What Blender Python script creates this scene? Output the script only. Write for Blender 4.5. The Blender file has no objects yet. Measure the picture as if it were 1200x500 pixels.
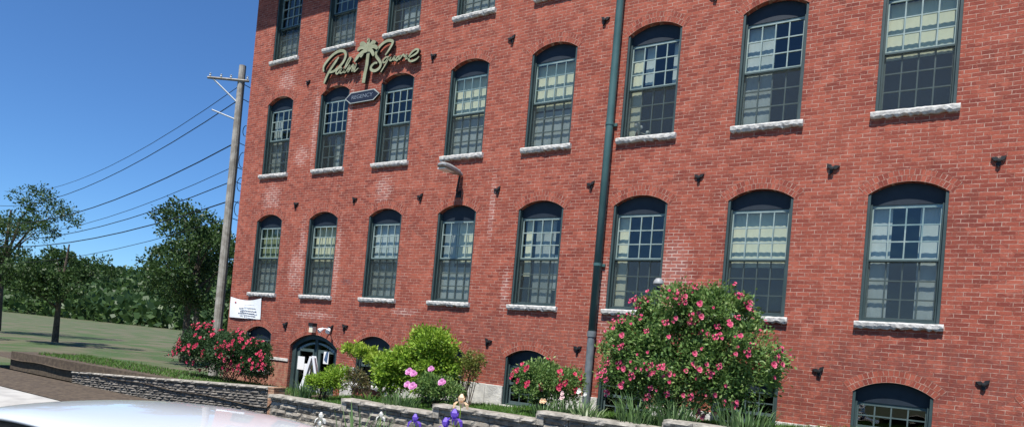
import bpy, math, random
import numpy as np
from mathutils import Vector, Matrix
R_ = math.radians
random.seed(7); rng = np.random.default_rng(11)
sc = bpy.context.scene
COL = sc.collection

# ------------------------------------------------------------------ camera
cam_d = bpy.data.cameras.new('camera'); cam = bpy.data.objects.new('camera', cam_d); COL.objects.link(cam)
cr = Vector((0.82155715, 0.56302126, 0.08972682)); cu = Vector((-0.06315468, -0.06653971, 0.99578309)); cf = Vector((-0.56661744, 0.82375939, 0.01910875))
M = Matrix((cr, cu, -cf)).transposed().to_4x4(); M.translation = Vector((16.8388, -13.5068, -1.014))
cam.matrix_world = M
cam_d.sensor_width = 36; cam_d.lens = 24; cam_d.shift_x = 55/1200; cam_d.shift_y = 138.67/1200
cam_d.clip_end = 3000; cam_d.clip_start = 0.05
sc.camera = cam

# ------------------------------------------------------------------ sky, sun, exposure
SUN_EL, SUN_AZ = R_(63), R_(8)          # sun stands in front of the facade (towards -Y), slightly to the right
sd = Vector((math.sin(SUN_AZ)*math.cos(SUN_EL), -math.cos(SUN_AZ)*math.cos(SUN_EL), math.sin(SUN_EL)))
w = bpy.data.worlds.new('World'); sc.world = w; w.use_nodes = True
nt = w.node_tree; bg = nt.nodes['Background']; bg.inputs[1].default_value = 0.064
sky = nt.nodes.new('ShaderNodeTexSky'); sky.sky_type = 'NISHITA'; sky.sun_disc = False
sky.sun_elevation = SUN_EL; sky.sun_rotation = math.atan2(sd.x, sd.y); sky.air_density = 1.0; sky.dust_density = 0.0; sky.ozone_density = 6.0; sky.altitude = 600
hs = nt.nodes.new('ShaderNodeMix'); hs.data_type = 'RGBA'; hs.blend_type = 'MULTIPLY'; hs.inputs[0].default_value = 1; hs.inputs[7].default_value = (.82, 1.18, 1.50, 1)   # deep clear-day blue
nt.links.new(sky.outputs[0], hs.inputs[6]); nt.links.new(hs.outputs[2], bg.inputs[0])
sl = bpy.data.lights.new('sun', 'SUN'); so = bpy.data.objects.new('sun', sl); COL.objects.link(so)
sl.energy = 4.9; sl.angle = R_(0.5); sl.color = (1, 0.96, 0.90)
so.rotation_euler = (-sd).to_track_quat('-Z', 'Y').to_euler(); so.location = (10, -20, 30)
vs = sc.view_settings; vs.view_transform = 'Standard'; vs.look = 'None'; vs.gamma = 1; vs.use_curve_mapping = False; vs.exposure = 0.62

# ------------------------------------------------------------------ materials
def mat(name, col=(.5, .5, .5), rough=.7, metal=0., spec=.4, coat=0.):
    m = bpy.data.materials.new(name); m.use_nodes = True
    b = m.node_tree.nodes['Principled BSDF']
    b.inputs['Base Color'].default_value = (*col, 1); b.inputs['Roughness'].default_value = rough
    b.inputs['Metallic'].default_value = metal; b.inputs['Specular IOR Level'].default_value = spec
    b.inputs['Coat Weight'].default_value = coat
    return m
def N(m, t, **k):
    n = m.node_tree.nodes.new(t)
    for a, v in k.items(): setattr(n, a, v)
    return n
def LK(m, a, b): m.node_tree.links.new(a, b)
def mixc(m, fac, a, b, mode='MIX'):
    n = N(m, 'ShaderNodeMix', data_type='RGBA', blend_type=mode)
    for s, v in ((n.inputs[0], fac), (n.inputs[6], a), (n.inputs[7], b)):
        if isinstance(v, (int, float)): s.default_value = v
        elif isinstance(v, tuple): s.default_value = (*v, 1)
        else: LK(m, v, s)
    return n.outputs[2]
def mth(m, op, a, b=0., clamp=False):
    n = N(m, 'ShaderNodeMath', operation=op, use_clamp=clamp)
    for s, v in ((n.inputs[0], a), (n.inputs[1], b)):
        if isinstance(v, (int, float)): s.default_value = v
        else: LK(m, v, s)
    return n.outputs[0]
def noise(m, vec, scale, detail=3, rough=.55):
    n = N(m, 'ShaderNodeTexNoise'); n.inputs['Scale'].default_value = scale; n.inputs['Detail'].default_value = detail
    n.inputs['Roughness'].default_value = rough
    if vec is not None: LK(m, vec, n.inputs['Vector'])
    return n.outputs['Fac']
def ramp(m, fac, lo, hi):
    n = N(m, 'ShaderNodeMapRange'); n.interpolation_type = 'SMOOTHSTEP'
    n.inputs['From Min'].default_value = lo; n.inputs['From Max'].default_value = hi
    LK(m, fac, n.inputs['Value']); return n.outputs['Result']
def bump(m, h, strength, dist):
    n = N(m, 'ShaderNodeBump'); n.inputs['Strength'].default_value = strength; n.inputs['Distance'].default_value = dist
    LK(m, h, n.inputs['Height']); LK(m, n.outputs[0], m.node_tree.nodes['Principled BSDF'].inputs['Normal'])
def vary(m, c1, c2, scale, lo=.35, hi=.65, bst=0., bsc=60, bd=.01):
    tc = N(m, 'ShaderNodeTexCoord').outputs['Object']
    f = ramp(m, noise(m, tc, scale, 5), lo, hi)
    LK(m, mixc(m, f, c1, c2), m.node_tree.nodes['Principled BSDF'].inputs['Base Color'])
    if bst: bump(m, noise(m, tc, bsc, 4), bst, bd)
    return m

def brick_mat(name, polar=False):
    m = mat(name, rough=.88, spec=.2)
    tco = N(m, 'ShaderNodeTexCoord'); P = tco.outputs['Object']
    sep = N(m, 'ShaderNodeSeparateXYZ'); LK(m, P, sep.inputs[0])
    cmb = N(m, 'ShaderNodeCombineXYZ')
    if polar:
        vec = tco.outputs['UV']
    else:
        LK(m, mth(m, 'ADD', sep.outputs[0], sep.outputs[1]), cmb.inputs[0]); LK(m, sep.outputs[2], cmb.inputs[1])
        # slight waviness of the courses
        nz = N(m, 'ShaderNodeTexNoise'); nz.inputs['Scale'].default_value = 3.1; LK(m, P, nz.inputs['Vector'])
        va = N(m, 'ShaderNodeVectorMath', operation='SCALE'); LK(m, nz.outputs['Color'], va.inputs[0]); va.inputs['Scale'].default_value = .018
        vb = N(m, 'ShaderNodeVectorMath', operation='ADD'); LK(m, cmb.outputs[0], vb.inputs[0]); LK(m, va.outputs[0], vb.inputs[1])
        vec = vb.outputs[0]
    bt = N(m, 'ShaderNodeTexBrick'); LK(m, vec, bt.inputs['Vector'])
    bt.inputs['Scale'].default_value = 1; bt.inputs['Brick Width'].default_value = .0725 if polar else .212
    bt.inputs['Row Height'].default_value = .105 if polar else .070
    bt.inputs['Mortar Size'].default_value = .0055; bt.inputs['Mortar Smooth'].default_value = .3
    bt.inputs['Color1'].default_value = (.345, .088, .055, 1); bt.inputs['Color2'].default_value = (.19, .043, .031, 1)
    bt.offset = .5
    # individual odd bricks
    vo = N(m, 'ShaderNodeTexVoronoi'); vo.inputs['Scale'].default_value = 5.2; LK(m, vec, vo.inputs['Vector'])
    sp = N(m, 'ShaderNodeSeparateColor'); LK(m, vo.outputs['Color'], sp.inputs[0])
    c = mixc(m, mth(m, 'MULTIPLY', ramp(m, sp.outputs[0], .72, .95), .35), bt.outputs['Color'], (.47, .14, .09))
    c = mixc(m, mth(m, 'MULTIPLY', ramp(m, sp.outputs[1], .82, .98), .5), c, (.16, .042, .030))
    # large weathered drifts
    c = mixc(m, mth(m, 'MULTIPLY', ramp(m, noise(m, P, .55, 5), .42, .72), .30), c, (.41, .115, .070))
    c = mixc(m, mth(m, 'MULTIPLY', ramp(m, noise(m, P, 1.7, 6, .65), .55, .8), .35), c, (.20, .050, .045))
    # lime flecks
    fl = ramp(m, noise(m, P, 24, 3, .75), .58, .68)
    c = mixc(m, mth(m, 'MULTIPLY', fl, .38), c, (.62, .38, .30))
    fd = ramp(m, noise(m, P, 17, 3, .75), .57, .67)
    c = mixc(m, mth(m, 'MULTIPLY', fd, .5), c, (.14, .035, .035))
    sv = N(m, 'ShaderNodeVectorMath', operation='MULTIPLY'); LK(m, P, sv.inputs[0]); sv.inputs[1].default_value = (2.6, 2.6, .28)
    c = mixc(m, mth(m, 'MULTIPLY', ramp(m, noise(m, sv.outputs[0], 1.3, 5, .6), .54, .72), .38), c, (.17, .050, .038))
    # mortar, mostly red-brown; freshly repointed pale in places (own outlines, follow cracks)
    mort = mixc(m, ramp(m, noise(m, P, 7, 4), .35, .68), (.31, .13, .09), (.56, .37, .29))
    mask = None
    if not polar:
        spots = [(1.55, 1.15, .16, 1.2), (1.30, .7, .28, .7), (3.02, 1.0, .13, 1.2), (12.45, .75, .42, .9), (11.05, .25, .28, .9), (1.62, 4.9, .12, 1.3), (3.0, 5.2, .08, 1.1),
                 (.2, 6.35, .40, .5), (.0, 2.85, .45, .55), (1.15, 4.1, .35, .35), (4.5, 2.9, .35, .45), (8.0, 2.3, .10, .9), (8.55, .3, .12, .6), (5.6, -.3, .5, .12), (2.3, -.55, .9, .12)]
        for (x, z, rx, rz) in spots:
            dx = mth(m, 'DIVIDE', mth(m, 'SUBTRACT', sep.outputs[0], x), rx)
            dz = mth(m, 'DIVIDE', mth(m, 'SUBTRACT', sep.outputs[2], z), rz)
            d = mth(m, 'ADD', mth(m, 'MULTIPLY', dx, dx), mth(m, 'MULTIPLY', dz, dz))
            k = mth(m, 'SUBTRACT', 1.25, d, clamp=True)
            mask = k if mask is None else mth(m, 'MAXIMUM', mask, k)
        rep = mth(m, 'MULTIPLY', mask, ramp(m, noise(m, P, 6, 3), .36, .56))
        bt2 = N(m, 'ShaderNodeTexBrick'); LK(m, vec, bt2.inputs['Vector'])
        for k_, v_ in (('Scale', 1), ('Brick Width', .212), ('Row Height', .070), ('Mortar Size', .011), ('Mortar Smooth', .25)): bt2.inputs[k_].default_value = v_
        c = mixc(m, mth(m, 'MULTIPLY', bt.outputs['Fac'], .95), c, mort)
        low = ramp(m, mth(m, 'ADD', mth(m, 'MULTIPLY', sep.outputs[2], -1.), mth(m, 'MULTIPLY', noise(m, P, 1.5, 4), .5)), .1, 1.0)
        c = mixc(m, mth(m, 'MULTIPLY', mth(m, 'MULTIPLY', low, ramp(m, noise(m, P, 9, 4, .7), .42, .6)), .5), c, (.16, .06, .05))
        c = mixc(m, mth(m, 'MULTIPLY', mth(m, 'MULTIPLY', bt2.outputs['Fac'], rep), .7), c, (.66, .50, .43))
        c = mixc(m, mth(m, 'MULTIPLY', ramp(m, mask, .4, 1.2), .12), c, (.7, .45, .40))
        # old painted ghost lettering worn to a smudge between the first storey windows
        dx = mth(m, 'DIVIDE', mth(m, 'SUBTRACT', sep.outputs[0], 3.45), .34); dz = mth(m, 'DIVIDE', mth(m, 'SUBTRACT', sep.outputs[2], .42), .10)
        g = mth(m, 'SUBTRACT', 1.2, mth(m, 'ADD', mth(m, 'MULTIPLY', dx, dx), mth(m, 'MULTIPLY', dz, dz)), clamp=True)
        c = mixc(m, mth(m, 'MULTIPLY', mth(m, 'MULTIPLY', g, ramp(m, noise(m, P, 14, 2), .4, .55)), .55), c, (.09, .06, .07))
        # tan washed brick at the foot of the corner
        lo = mth(m, 'MULTIPLY', ramp(m, mth(m, 'MULTIPLY', sep.outputs[2], -1.), 1.93, 1.99), ramp(m, mth(m, 'MULTIPLY', sep.outputs[0], -1.), -1.6, -1.3))
        c = mixc(m, mth(m, 'MULTIPLY', lo, .45), c, mixc(m, ramp(m, noise(m, P, 7, 4), .4, .6), (.50, .33, .22), (.30, .13, .09)))
    else:
        c = mixc(m, mth(m, 'MULTIPLY', bt.outputs['Fac'], .9), c, mort)
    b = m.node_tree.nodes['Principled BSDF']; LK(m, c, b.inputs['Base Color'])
    h = mth(m, 'SUBTRACT', mth(m, 'MULTIPLY', noise(m, P, 40, 4), .55), mth(m, 'MULTIPLY', bt.outputs['Fac'], .8))
    bump(m, h, .75, .012)
    return m

MAT = {}
MAT['brick'] = brick_mat('brick'); MAT['arch'] = brick_mat('arch_brick', True)
MAT['case'] = vary(mat('slate_paint', rough=.5), (.030, .052, .052), (.042, .067, .068), 3, bst=.1)
MAT['infill'] = vary(mat('navy_infill', rough=.6), (.007, .014, .024), (.012, .022, .034), 3)
MAT['sash'] = vary(mat('slate_sash_sunlit', rough=.5), (.20, .27, .255), (.27, .34, .32), 4)  # lighter copy of the sash paint; sun on the upper muntins put into the colour
MAT['sash2'] = vary(mat('slate_sash_dimmed', rough=.5), (.06, .092, .09), (.085, .12, .118), 4)  # darker copy; dimness behind the lower screens put into the colour
MAT['granite'] = vary(mat('granite', rough=.85), (.40, .385, .355), (.62, .60, .56), 9, bst=.6, bsc=30, bd=.02)
MAT['granite2'] = vary(mat('foundation_granite', rough=.9), (.42, .41, .38), (.62, .60, .55), 5, bst=.6, bsc=30, bd=.02)
MAT['iron'] = mat('black_iron', (.012, .012, .013), .6)
MAT['pipe'] = vary(mat('teal_pipe_paint', rough=.45), (.045, .105, .105), (.062, .13, .128), 2)
MAT['boot'] = vary(mat('grey_pipe', rough=.6), (.11, .135, .145), (.17, .19, .20), 5)
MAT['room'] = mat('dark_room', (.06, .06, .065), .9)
MAT['roofing'] = vary(mat('roofing', rough=.9), (.06, .06, .065), (.10, .10, .10), 2)
MAT['trimwood'] = mat('dark_cornice_paint', (.05, .075, .08), .6)
MAT['stone'] = vary(mat('split_stone', rough=.95), (.15, .13, .105), (.33, .30, .25), 5, .32, .68, .9, 22, .03)
MAT['stone2'] = vary(mat('stacked_stone', rough=.95), (.09, .082, .072), (.21, .19, .165), 6, .32, .68, .9, 22, .03)
MAT['cap'] = vary(mat('cap_stone', rough=.95), (.19, .175, .145), (.38, .35, .30), 7, .32, .68, .8, 26, .02)
MAT['mortar'] = mat('dark_joint', (.055, .05, .045), .95)
MAT['tan'] = vary(mat('tan_brick', rough=.9), (.42, .27, .17), (.30, .15, .09), 12, bst=.6)
MAT['asphalt'] = vary(mat('asphalt', rough=.9), (.045, .045, .047), (.07, .07, .07), 3, bst=.3, bsc=90)
MAT['concrete'] = vary(mat('concrete', rough=.9), (.33, .32, .30), (.42, .41, .38), 2, bst=.2)
MAT['soil'] = vary(mat('soil', rough=.95), (.055, .04, .028), (.10, .075, .05), 8, bst=.6, bsc=30, bd=.02)
MAT['hill'] = vary(mat('hill_green', rough=.95), (.035, .06, .022), (.06, .09, .03), .3, bst=.6, bsc=2, bd=.5)
MAT['line'] = mat('road_paint', (.75, .73, .68), .7)
MAT['wood'] = vary(mat('weathered_pole', rough=.9), (.22, .20, .17), (.36, .34, .30), 4, bst=.4)
MAT['cable'] = mat('cable', (.012, .012, .014), .6)
MAT['porcelain'] = mat('insulator', (.55, .58, .58), .3)
MAT['bark'] = vary(mat('bark', rough=.95), (.06, .045, .033), (.12, .095, .07), 9, bst=.6)
MAT['twig'] = mat('twig', (.07, .05, .03), .9)
MAT['paper'] = mat('paper', (.8, .8, .78), .8)
MAT['banner'] = mat('banner_cloth', (.78, .80, .80), .7)
MAT['ink'] = mat('ink', (.05, .07, .13), .7)
MAT['inkred'] = mat('ink_red', (.45, .06, .05), .7)
MAT['signface'] = vary(mat('sign_face', rough=.55), (.24, .25, .15), (.32, .33, .21), 5)
MAT['signside'] = mat('sign_side', (.025, .03, .025), .6)
MAT['plaqueface'] = mat('plaque_face', (.012, .016, .032), .5)
MAT['plaqueedge'] = mat('plaque_edge', (.36, .38, .35), .5)
MAT['plaquetext'] = mat('plaque_text', (.17, .20, .24), .5)
MAT['lampgrey'] = vary(mat('lamp_grey', rough=.5), (.20, .21, .22), (.28, .29, .29), 6)
MAT['lens'] = mat('lamp_lens', (.75, .75, .72), .25)
MAT['cream'] = mat('cream_lamp', (.72, .68, .52), .5)
MAT['whitepaint'] = mat('white_paint', (.8, .8, .8), .5)
MAT['car'] = mat('car_paint', (.62, .64, .67), .35, coat=.9)
MAT['blacktrim'] = mat('black_trim', (.02, .02, .02), .5)
MAT['carglass'] = mat('car_glass', (.01, .012, .014), .06, spec=.8)
MAT['rubber'] = mat('rubber', (.02, .02, .02), .85)
MAT['alloy'] = mat('alloy', (.55, .56, .57), .3, 1.)
MAT['redlens'] = mat('red_lens', (.4, .01, .01), .2)
MAT['brass'] = mat('brass', (.5, .38, .15), .35, 1.)

def curtain_mat(name, c1, c2):
    m = mat(name, c1, .9, spec=.1); vary(m, c1, c2, 3)
    b = m.node_tree.nodes['Principled BSDF']; out = m.node_tree.nodes['Material Output']
    t = N(m, 'ShaderNodeBsdfTranslucent'); t.inputs[0].default_value = (*c1, 1)
    mx = N(m, 'ShaderNodeMixShader'); mx.inputs[0].default_value = .3
    LK(m, b.outputs[0], mx.inputs[1]); LK(m, t.outputs[0], mx.inputs[2]); LK(m, mx.outputs[0], out.inputs[0]); return m
MAT['cur_y'] = curtain_mat('curtain_cream', (.82, .80, .58), (.74, .75, .56))
MAT['cur_w'] = curtain_mat('curtain_grey', (.60, .66, .64), (.50, .56, .54))
MAT['cur_g'] = curtain_mat('curtain_olive', (.34, .38, .22), (.26, .31, .18))
MAT['cur_d'] = curtain_mat('curtain_dim', (.34, .38, .35), (.44, .48, .45))  # darker cloth, used for lower curtain halves with the screen's shade in its colour

def glass_mat():
    m = bpy.data.materials.new('window_glass'); m.use_nodes = True; nt = m.node_tree; nt.nodes.remove(nt.nodes['Principled BSDF'])
    g = N(m, 'ShaderNodeBsdfGlossy'); g.inputs['Roughness'].default_value = .015; g.inputs[0].default_value = (.84, .84, .80, 1)
    t = N(m, 'ShaderNodeBsdfTransparent'); t.inputs[0].default_value = (.90, .94, .92, 1)
    lw_ = N(m, 'ShaderNodeLayerWeight'); lw_.inputs[0].default_value = .5   # symmetric Schlick term: same from both faces
    fr = N(m, 'ShaderNodeMath', operation='MULTIPLY_ADD'); LK(m, mth(m, 'POWER', lw_.outputs['Facing'], 4.), fr.inputs[0]); fr.inputs[1].default_value = .9; fr.inputs[2].default_value = .09
    tc = N(m, 'ShaderNodeTexCoord').outputs['Object']
    n = noise(m, tc, 1.6, 2)
    b = N(m, 'ShaderNodeBump'); b.inputs['Strength'].default_value = .35; b.inputs['Distance'].default_value = .05; LK(m, n, b.inputs['Height'])
    LK(m, b.outputs[0], g.inputs['Normal'])
    mx = N(m, 'ShaderNodeMixShader'); LK(m, fr.outputs[0], mx.inputs[0]); LK(m, t.outputs[0], mx.inputs[1]); LK(m, g.outputs[0], mx.inputs[2])
    LK(m, mx.outputs[0], nt.nodes['Material Output'].inputs[0]); return m
MAT['glass'] = glass_mat()
def screen_mat():
    m = bpy.data.materials.new('insect_screen'); m.use_nodes = True; nt = m.node_tree; b = nt.nodes['Principled BSDF']
    b.inputs['Base Color'].default_value = (.045, .06, .06, 1); b.inputs['Roughness'].default_value = .8
    t = N(m, 'ShaderNodeBsdfTransparent'); mx = N(m, 'ShaderNodeMixShader'); mx.inputs[0].default_value = .28
    LK(m, t.outputs[0], mx.inputs[1]); LK(m, b.outputs[0], mx.inputs[2]); LK(m, mx.outputs[0], nt.nodes['Material Output'].inputs[0]); return m
MAT['screen'] = screen_mat()

def leaf_mat(name, c1, c2, c3=None, tr=.35, rough=.5):
    m = mat(name, c1, rough, spec=.35)
    geo = N(m, 'ShaderNodeNewGeometry')
    r = N(m, 'ShaderNodeValToRGB'); LK(m, geo.outputs['Random Per Island'], r.inputs[0])
    e = r.color_ramp.elements; e[0].color = (*c1, 1); e[1].color = (*c2, 1)
    if c3: x = e.new(.9); x.color = (*c2, 1); e[2].color = (*c3, 1)
    b = m.node_tree.nodes['Principled BSDF']; LK(m, r.outputs[0], b.inputs['Base Color'])
    t = N(m, 'ShaderNodeBsdfTranslucent'); LK(m, r.outputs[0], t.inputs[0])
    mx = N(m, 'ShaderNodeMixShader'); mx.inputs[0].default_value = tr
    LK(m, b.outputs[0], mx.inputs[1]); LK(m, t.outputs[0], mx.inputs[2]); LK(m, mx.outputs[0], m.node_tree.nodes['Material Output'].inputs[0]); return m
MAT['lf_rose'] = leaf_mat('rose_leaf', (.075, .155, .04), (.20, .32, .085), (.38, .46, .18))
MAT['lf_dark'] = leaf_mat('dark_leaf', (.020, .055, .018), (.06, .12, .04))
MAT['lf_lime'] = leaf_mat('lime_leaf', (.20, .32, .03), (.40, .52, .07), (.52, .60, .18))
MAT['lf_green'] = leaf_mat('bright_leaf', (.13, .25, .02), (.30, .45, .05), (.46, .58, .11))
MAT['lf_olive'] = leaf_mat('olive_leaf', (.11, .16, .03), (.24, .27, .06), (.34, .18, .08))
MAT['lf_brown'] = leaf_mat('bronze_leaf', (.10, .065, .04), (.17, .19, .06), (.24, .09, .06))
MAT['lf_iris'] = leaf_mat('blade_leaf', (.07, .15, .045), (.16, .26, .10), (.32, .42, .22))
MAT['lf_pale'] = leaf_mat('pale_blade', (.12, .20, .08), (.28, .36, .18), (.55, .58, .42))
MAT['grass'] = leaf_mat('grass_blade', (.045, .12, .018), (.11, .23, .035), (.20, .32, .06))
MAT['tree'] = leaf_mat('tree_leaf', (.030, .065, .020), (.065, .12, .032), (.10, .16, .045))
MAT['pt_pink'] = leaf_mat('pink_petal', (.50, .03, .11), (.66, .10, .20), (.78, .30, .34), .25)
MAT['pt_red'] = leaf_mat('red_petal', (.50, .02, .07), (.62, .06, .13), (.72, .20, .24), .25)
MAT['pt_peony'] = leaf_mat('peony_petal', (.66, .22, .50), (.78, .38, .64), (.85, .58, .75), .25)
MAT['pt_purple'] = leaf_mat('purple_petal', (.10, .04, .42), (.22, .12, .65), (.40, .30, .75), .3)
MAT['pt_peach'] = leaf_mat('peach_petal', (.80, .50, .28), (.88, .68, .45), (.9, .8, .62), .3)
MAT['pt_white'] = leaf_mat('white_petal', (.75, .75, .68), (.85, .85, .80), (.88, .82, .60), .3)
MAT['pt_blush'] = leaf_mat('blush_petal', (.78, .50, .50), (.85, .68, .66), (.80, .35, .30), .3)

# ------------------------------------------------------------------ mesh helpers
class MB:
    def __init__(s): s.v = []; s.f = []; s.m = []; s.uv = {}
    def add(s, vs, fs, mi=0, uvs=None):
        o = len(s.v); s.v += [tuple(v) for v in vs]
        for k, f in enumerate(fs):
            if uvs: s.uv[len(s.f)] = [uvs[i] for i in f]
            s.f.append(tuple(i+o for i in f)); s.m.append(mi)
    def box(s, a, b, mi=0):
        (x0, y0, z0), (x1, y1, z1) = a, b
        s.add([(x0, y0, z0), (x1, y0, z0), (x1, y1, z0), (x0, y1, z0), (x0, y0, z1), (x1, y0, z1), (x1, y1, z1), (x0, y1, z1)],
              [(0, 3, 2, 1), (4, 5, 6, 7), (0, 1, 5, 4), (1, 2, 6, 5), (2, 3, 7, 6), (3, 0, 4, 7)], mi)
    def prism(s, pts, y0, y1, mi=0, side=None):       # polygon in x-z, front at y0 (towards the street), back at y1
        n = len(pts); V = [(x, y0, z) for x, z in pts]+[(x, y1, z) for x, z in pts]
        s.add(V, [tuple(range(n)), tuple(range(2*n-1, n-1, -1))], mi)
        s.add(V, [(i, i+n, (i+1) % n+n, (i+1) % n) for i in range(n)], mi if side is None else side)
    def tube(s, pts, r, n=8, mi=0, caps=True):
        pts = [Vector(p) for p in pts]; rs = r if isinstance(r, (list, tuple)) else [r]*len(pts)
        V = []; up = None
        for i, p in enumerate(pts):
            d = (pts[min(i+1, len(pts)-1)]-pts[max(i-1, 0)]).normalized()
            a = Vector((0, 0, 1)) if abs(d.z) < .9 else Vector((1, 0, 0))
            if up is not None: a = up
            u = (a-d*a.dot(d)).normalized(); up = u; q = d.cross(u)
            V += [p+(u*math.cos(t)+q*math.sin(t))*rs[i] for t in [2*math.pi*k/n for k in range(n)]]
        F = [(i*n+k, i*n+(k+1) % n, (i+1)*n+(k+1) % n, (i+1)*n+k) for i in range(len(pts)-1) for k in range(n)]
        if caps: F += [tuple(range(n-1, -1, -1)), tuple(range((len(pts)-1)*n, len(pts)*n))]
        s.add(V, F, mi)
    def lathe(s, prof, c=(0, 0, 0), n=16, mi=0, ax='z'):
        V = []
        for r, h in prof:
            for k in range(n):
                t = 2*math.pi*k/n; a, b = r*math.cos(t), r*math.sin(t)
                V.append({'z': (c[0]+a, c[1]+b, c[2]+h), 'y': (c[0]+a, c[1]+h, c[2]+b), 'x': (c[0]+h, c[1]+a, c[2]+b)}[ax])
        F = [(i*n+k, i*n+(k+1) % n, (i+1)*n+(k+1) % n, (i+1)*n+k) for i in range(len(prof)-1) for k in range(n)]
        s.add(V, F, mi)
    def build(s, name, mats, parent=None, loc=None, smooth=False, recalc=True, bevel=0):
        if not isinstance(mats, (list, tuple)): mats = [mats]
        me = bpy.data.meshes.new(name); me.from_pydata(s.v, [], s.f)
        for m_ in mats: me.materials.append(MAT[m_] if isinstance(m_, str) else m_)
        me.polygons.foreach_set('material_index', s.m)
        if s.uv:
            ul = me.uv_layers.new(name='UVMap')
            for p in me.polygons:
                if p.index in s.uv:
                    for li, uv in zip(p.loop_indices, s.uv[p.index]): ul.data[li].uv = uv
        if recalc:
            import bmesh
            bm = bmesh.new(); bm.from_mesh(me); bmesh.ops.recalc_face_normals(bm, faces=bm.faces); bm.to_mesh(me); bm.free()
        if smooth: me.polygons.foreach_set('use_smooth', [True]*len(me.polygons))
        me.update()
        o = bpy.data.objects.new(name, me); COL.objects.link(o)
        if parent: o.parent = parent
        if loc is not None: o.location = loc
        if bevel:
            b = o.modifiers.new('bevel', 'BEVEL'); b.width = bevel; b.segments = 2; b.limit_method = 'ANGLE'
        return o
def tag(o, label=None, cat=None, group=None, kind=None):
    if label: o['label'] = label
    if cat: o['category'] = cat
    if group: o['group'] = group
    if kind: o['kind'] = kind
    return o
def thing(name, loc, label, cat, group=None, rz=0):
    o = bpy.data.objects.new(name, None); COL.objects.link(o); o.location = loc; o.rotation_euler = (0, 0, rz); o.empty_display_size = .2
    return tag(o, label, cat, group)
def copy_part(o, parent, loc=None):
    c = o.copy(); COL.objects.link(c); c.parent = parent
    if loc is not None: c.location = loc
    return c
def npmesh(name, V, F, matl, parent=None, loc=None, smooth=False):
    me = bpy.data.meshes.new(name); V = np.asarray(V, dtype=np.float32); F = np.asarray(F, dtype=np.int32)
    me.vertices.add(len(V)); me.vertices.foreach_set('co', V.ravel())
    k = F.shape[1]; me.loops.add(F.size); me.loops.foreach_set('vertex_index', F.ravel())
    me.polygons.add(len(F)); me.polygons.foreach_set('loop_start', np.arange(0, F.size, k, dtype=np.int32)); me.polygons.foreach_set('loop_total', np.full(len(F), k, dtype=np.int32))
    me.materials.append(MAT[matl]); me.update(calc_edges=True); me.validate()
    if smooth: me.polygons.foreach_set('use_smooth', [True]*len(F))
    o = bpy.data.objects.new(name, me); COL.objects.link(o)
    if parent: o.parent = parent
    if loc is not None: o.location = loc
    return o

# ------------------------------------------------------------------ ground and street
G0 = -3.20
def sheet(name, x0, x1, y0, y1, z, matl, nx=1, ny=1, fz=None):
    b = MB(); V = []; 
    for j in range(ny+1):
        for i in range(nx+1):
            x = x0+(x1-x0)*i/nx; y = y0+(y1-y0)*j/ny; V.append((x, y, z if fz is None else fz(x, y)))
    b.add(V, [(j*(nx+1)+i, j*(nx+1)+i+1, (j+1)*(nx+1)+i+1, (j+1)*(nx+1)+i) for j in range(ny) for i in range(nx)])
    o = b.build(name, matl, recalc=False); return tag(o, kind='structure')
MAT['field'] = vary(mat('rough_grass', rough=.95), (.05, .085, .025), (.11, .10, .06), .35, .4, .6, .5, 12, .05)
sheet('ground', -1500, 1500, -1500, 1500, G0-.12, 'field')
sheet('road', -120, 120, -15.5, -7.2, G0-.116+.002, 'asphalt')
b = MB(); b.box((-120, -7.2, G0-.3), (120, -7.05, G0+.02)); tag(b.build('kerb', 'granite2'), kind='structure')
b = MB(); b.box((-120, -7.05, G0-.3), (120, -5.5, G0+.015)); tag(b.build('pavement', 'concrete'), kind='structure')
b = MB(); b.box((-120, -17.2, G0-.3), (120, -15.5, G0+.02)); tag(b.build('pavement', 'concrete'), kind='structure')
sheet('road_marking', -120, 120, -11.42, -11.30, G0-.108, 'line')
def gz(x, y):
    base = -2.68+.0635*(max(-3., min(x, 19))-4.5)
    if x < 4.4 and y > -.85: base = -2.84
    if x < 4.4 and y <= -.85: base = -2.84
    return base+.05*(y+3.2)/3.2+.02*math.sin(x*2.1)*math.cos(y*3)
sheet('garden_bed', -12, 22, -3.12, .05, 0, 'soil', 170, 18, gz)
sheet('flower_strip', -12, 22, -5.5, -3.3, G0+.03, 'soil')
b = MB(); b.box((-9, -3.0, -3.2), (4.36, -.95, -2.60)); tag(b.build('raised_bed', 'soil'), kind='structure')
# distant wooded hill
b = MB(); V = []; nx, ny = 60, 10
for j in range(ny+1):
    for i in range(nx+1):
        x = -420+520*i/nx; y = 70+180*j/ny
        V.append((x, y, G0-1+26*math.sin(math.pi*min(1, j/ny*1.0)/2)*(.6+.4*math.sin(i*.35)+.1*math.sin(i*1.3))*(1 if x < 80 else .5)))
b.add(V, [(j*(nx+1)+i, j*(nx+1)+i+1, (j+1)*(nx+1)+i+1, (j+1)*(nx+1)+i) for j in range(ny) for i in range(nx)])
tag(b.build('hill', 'hill', smooth=True), kind='structure')

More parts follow.
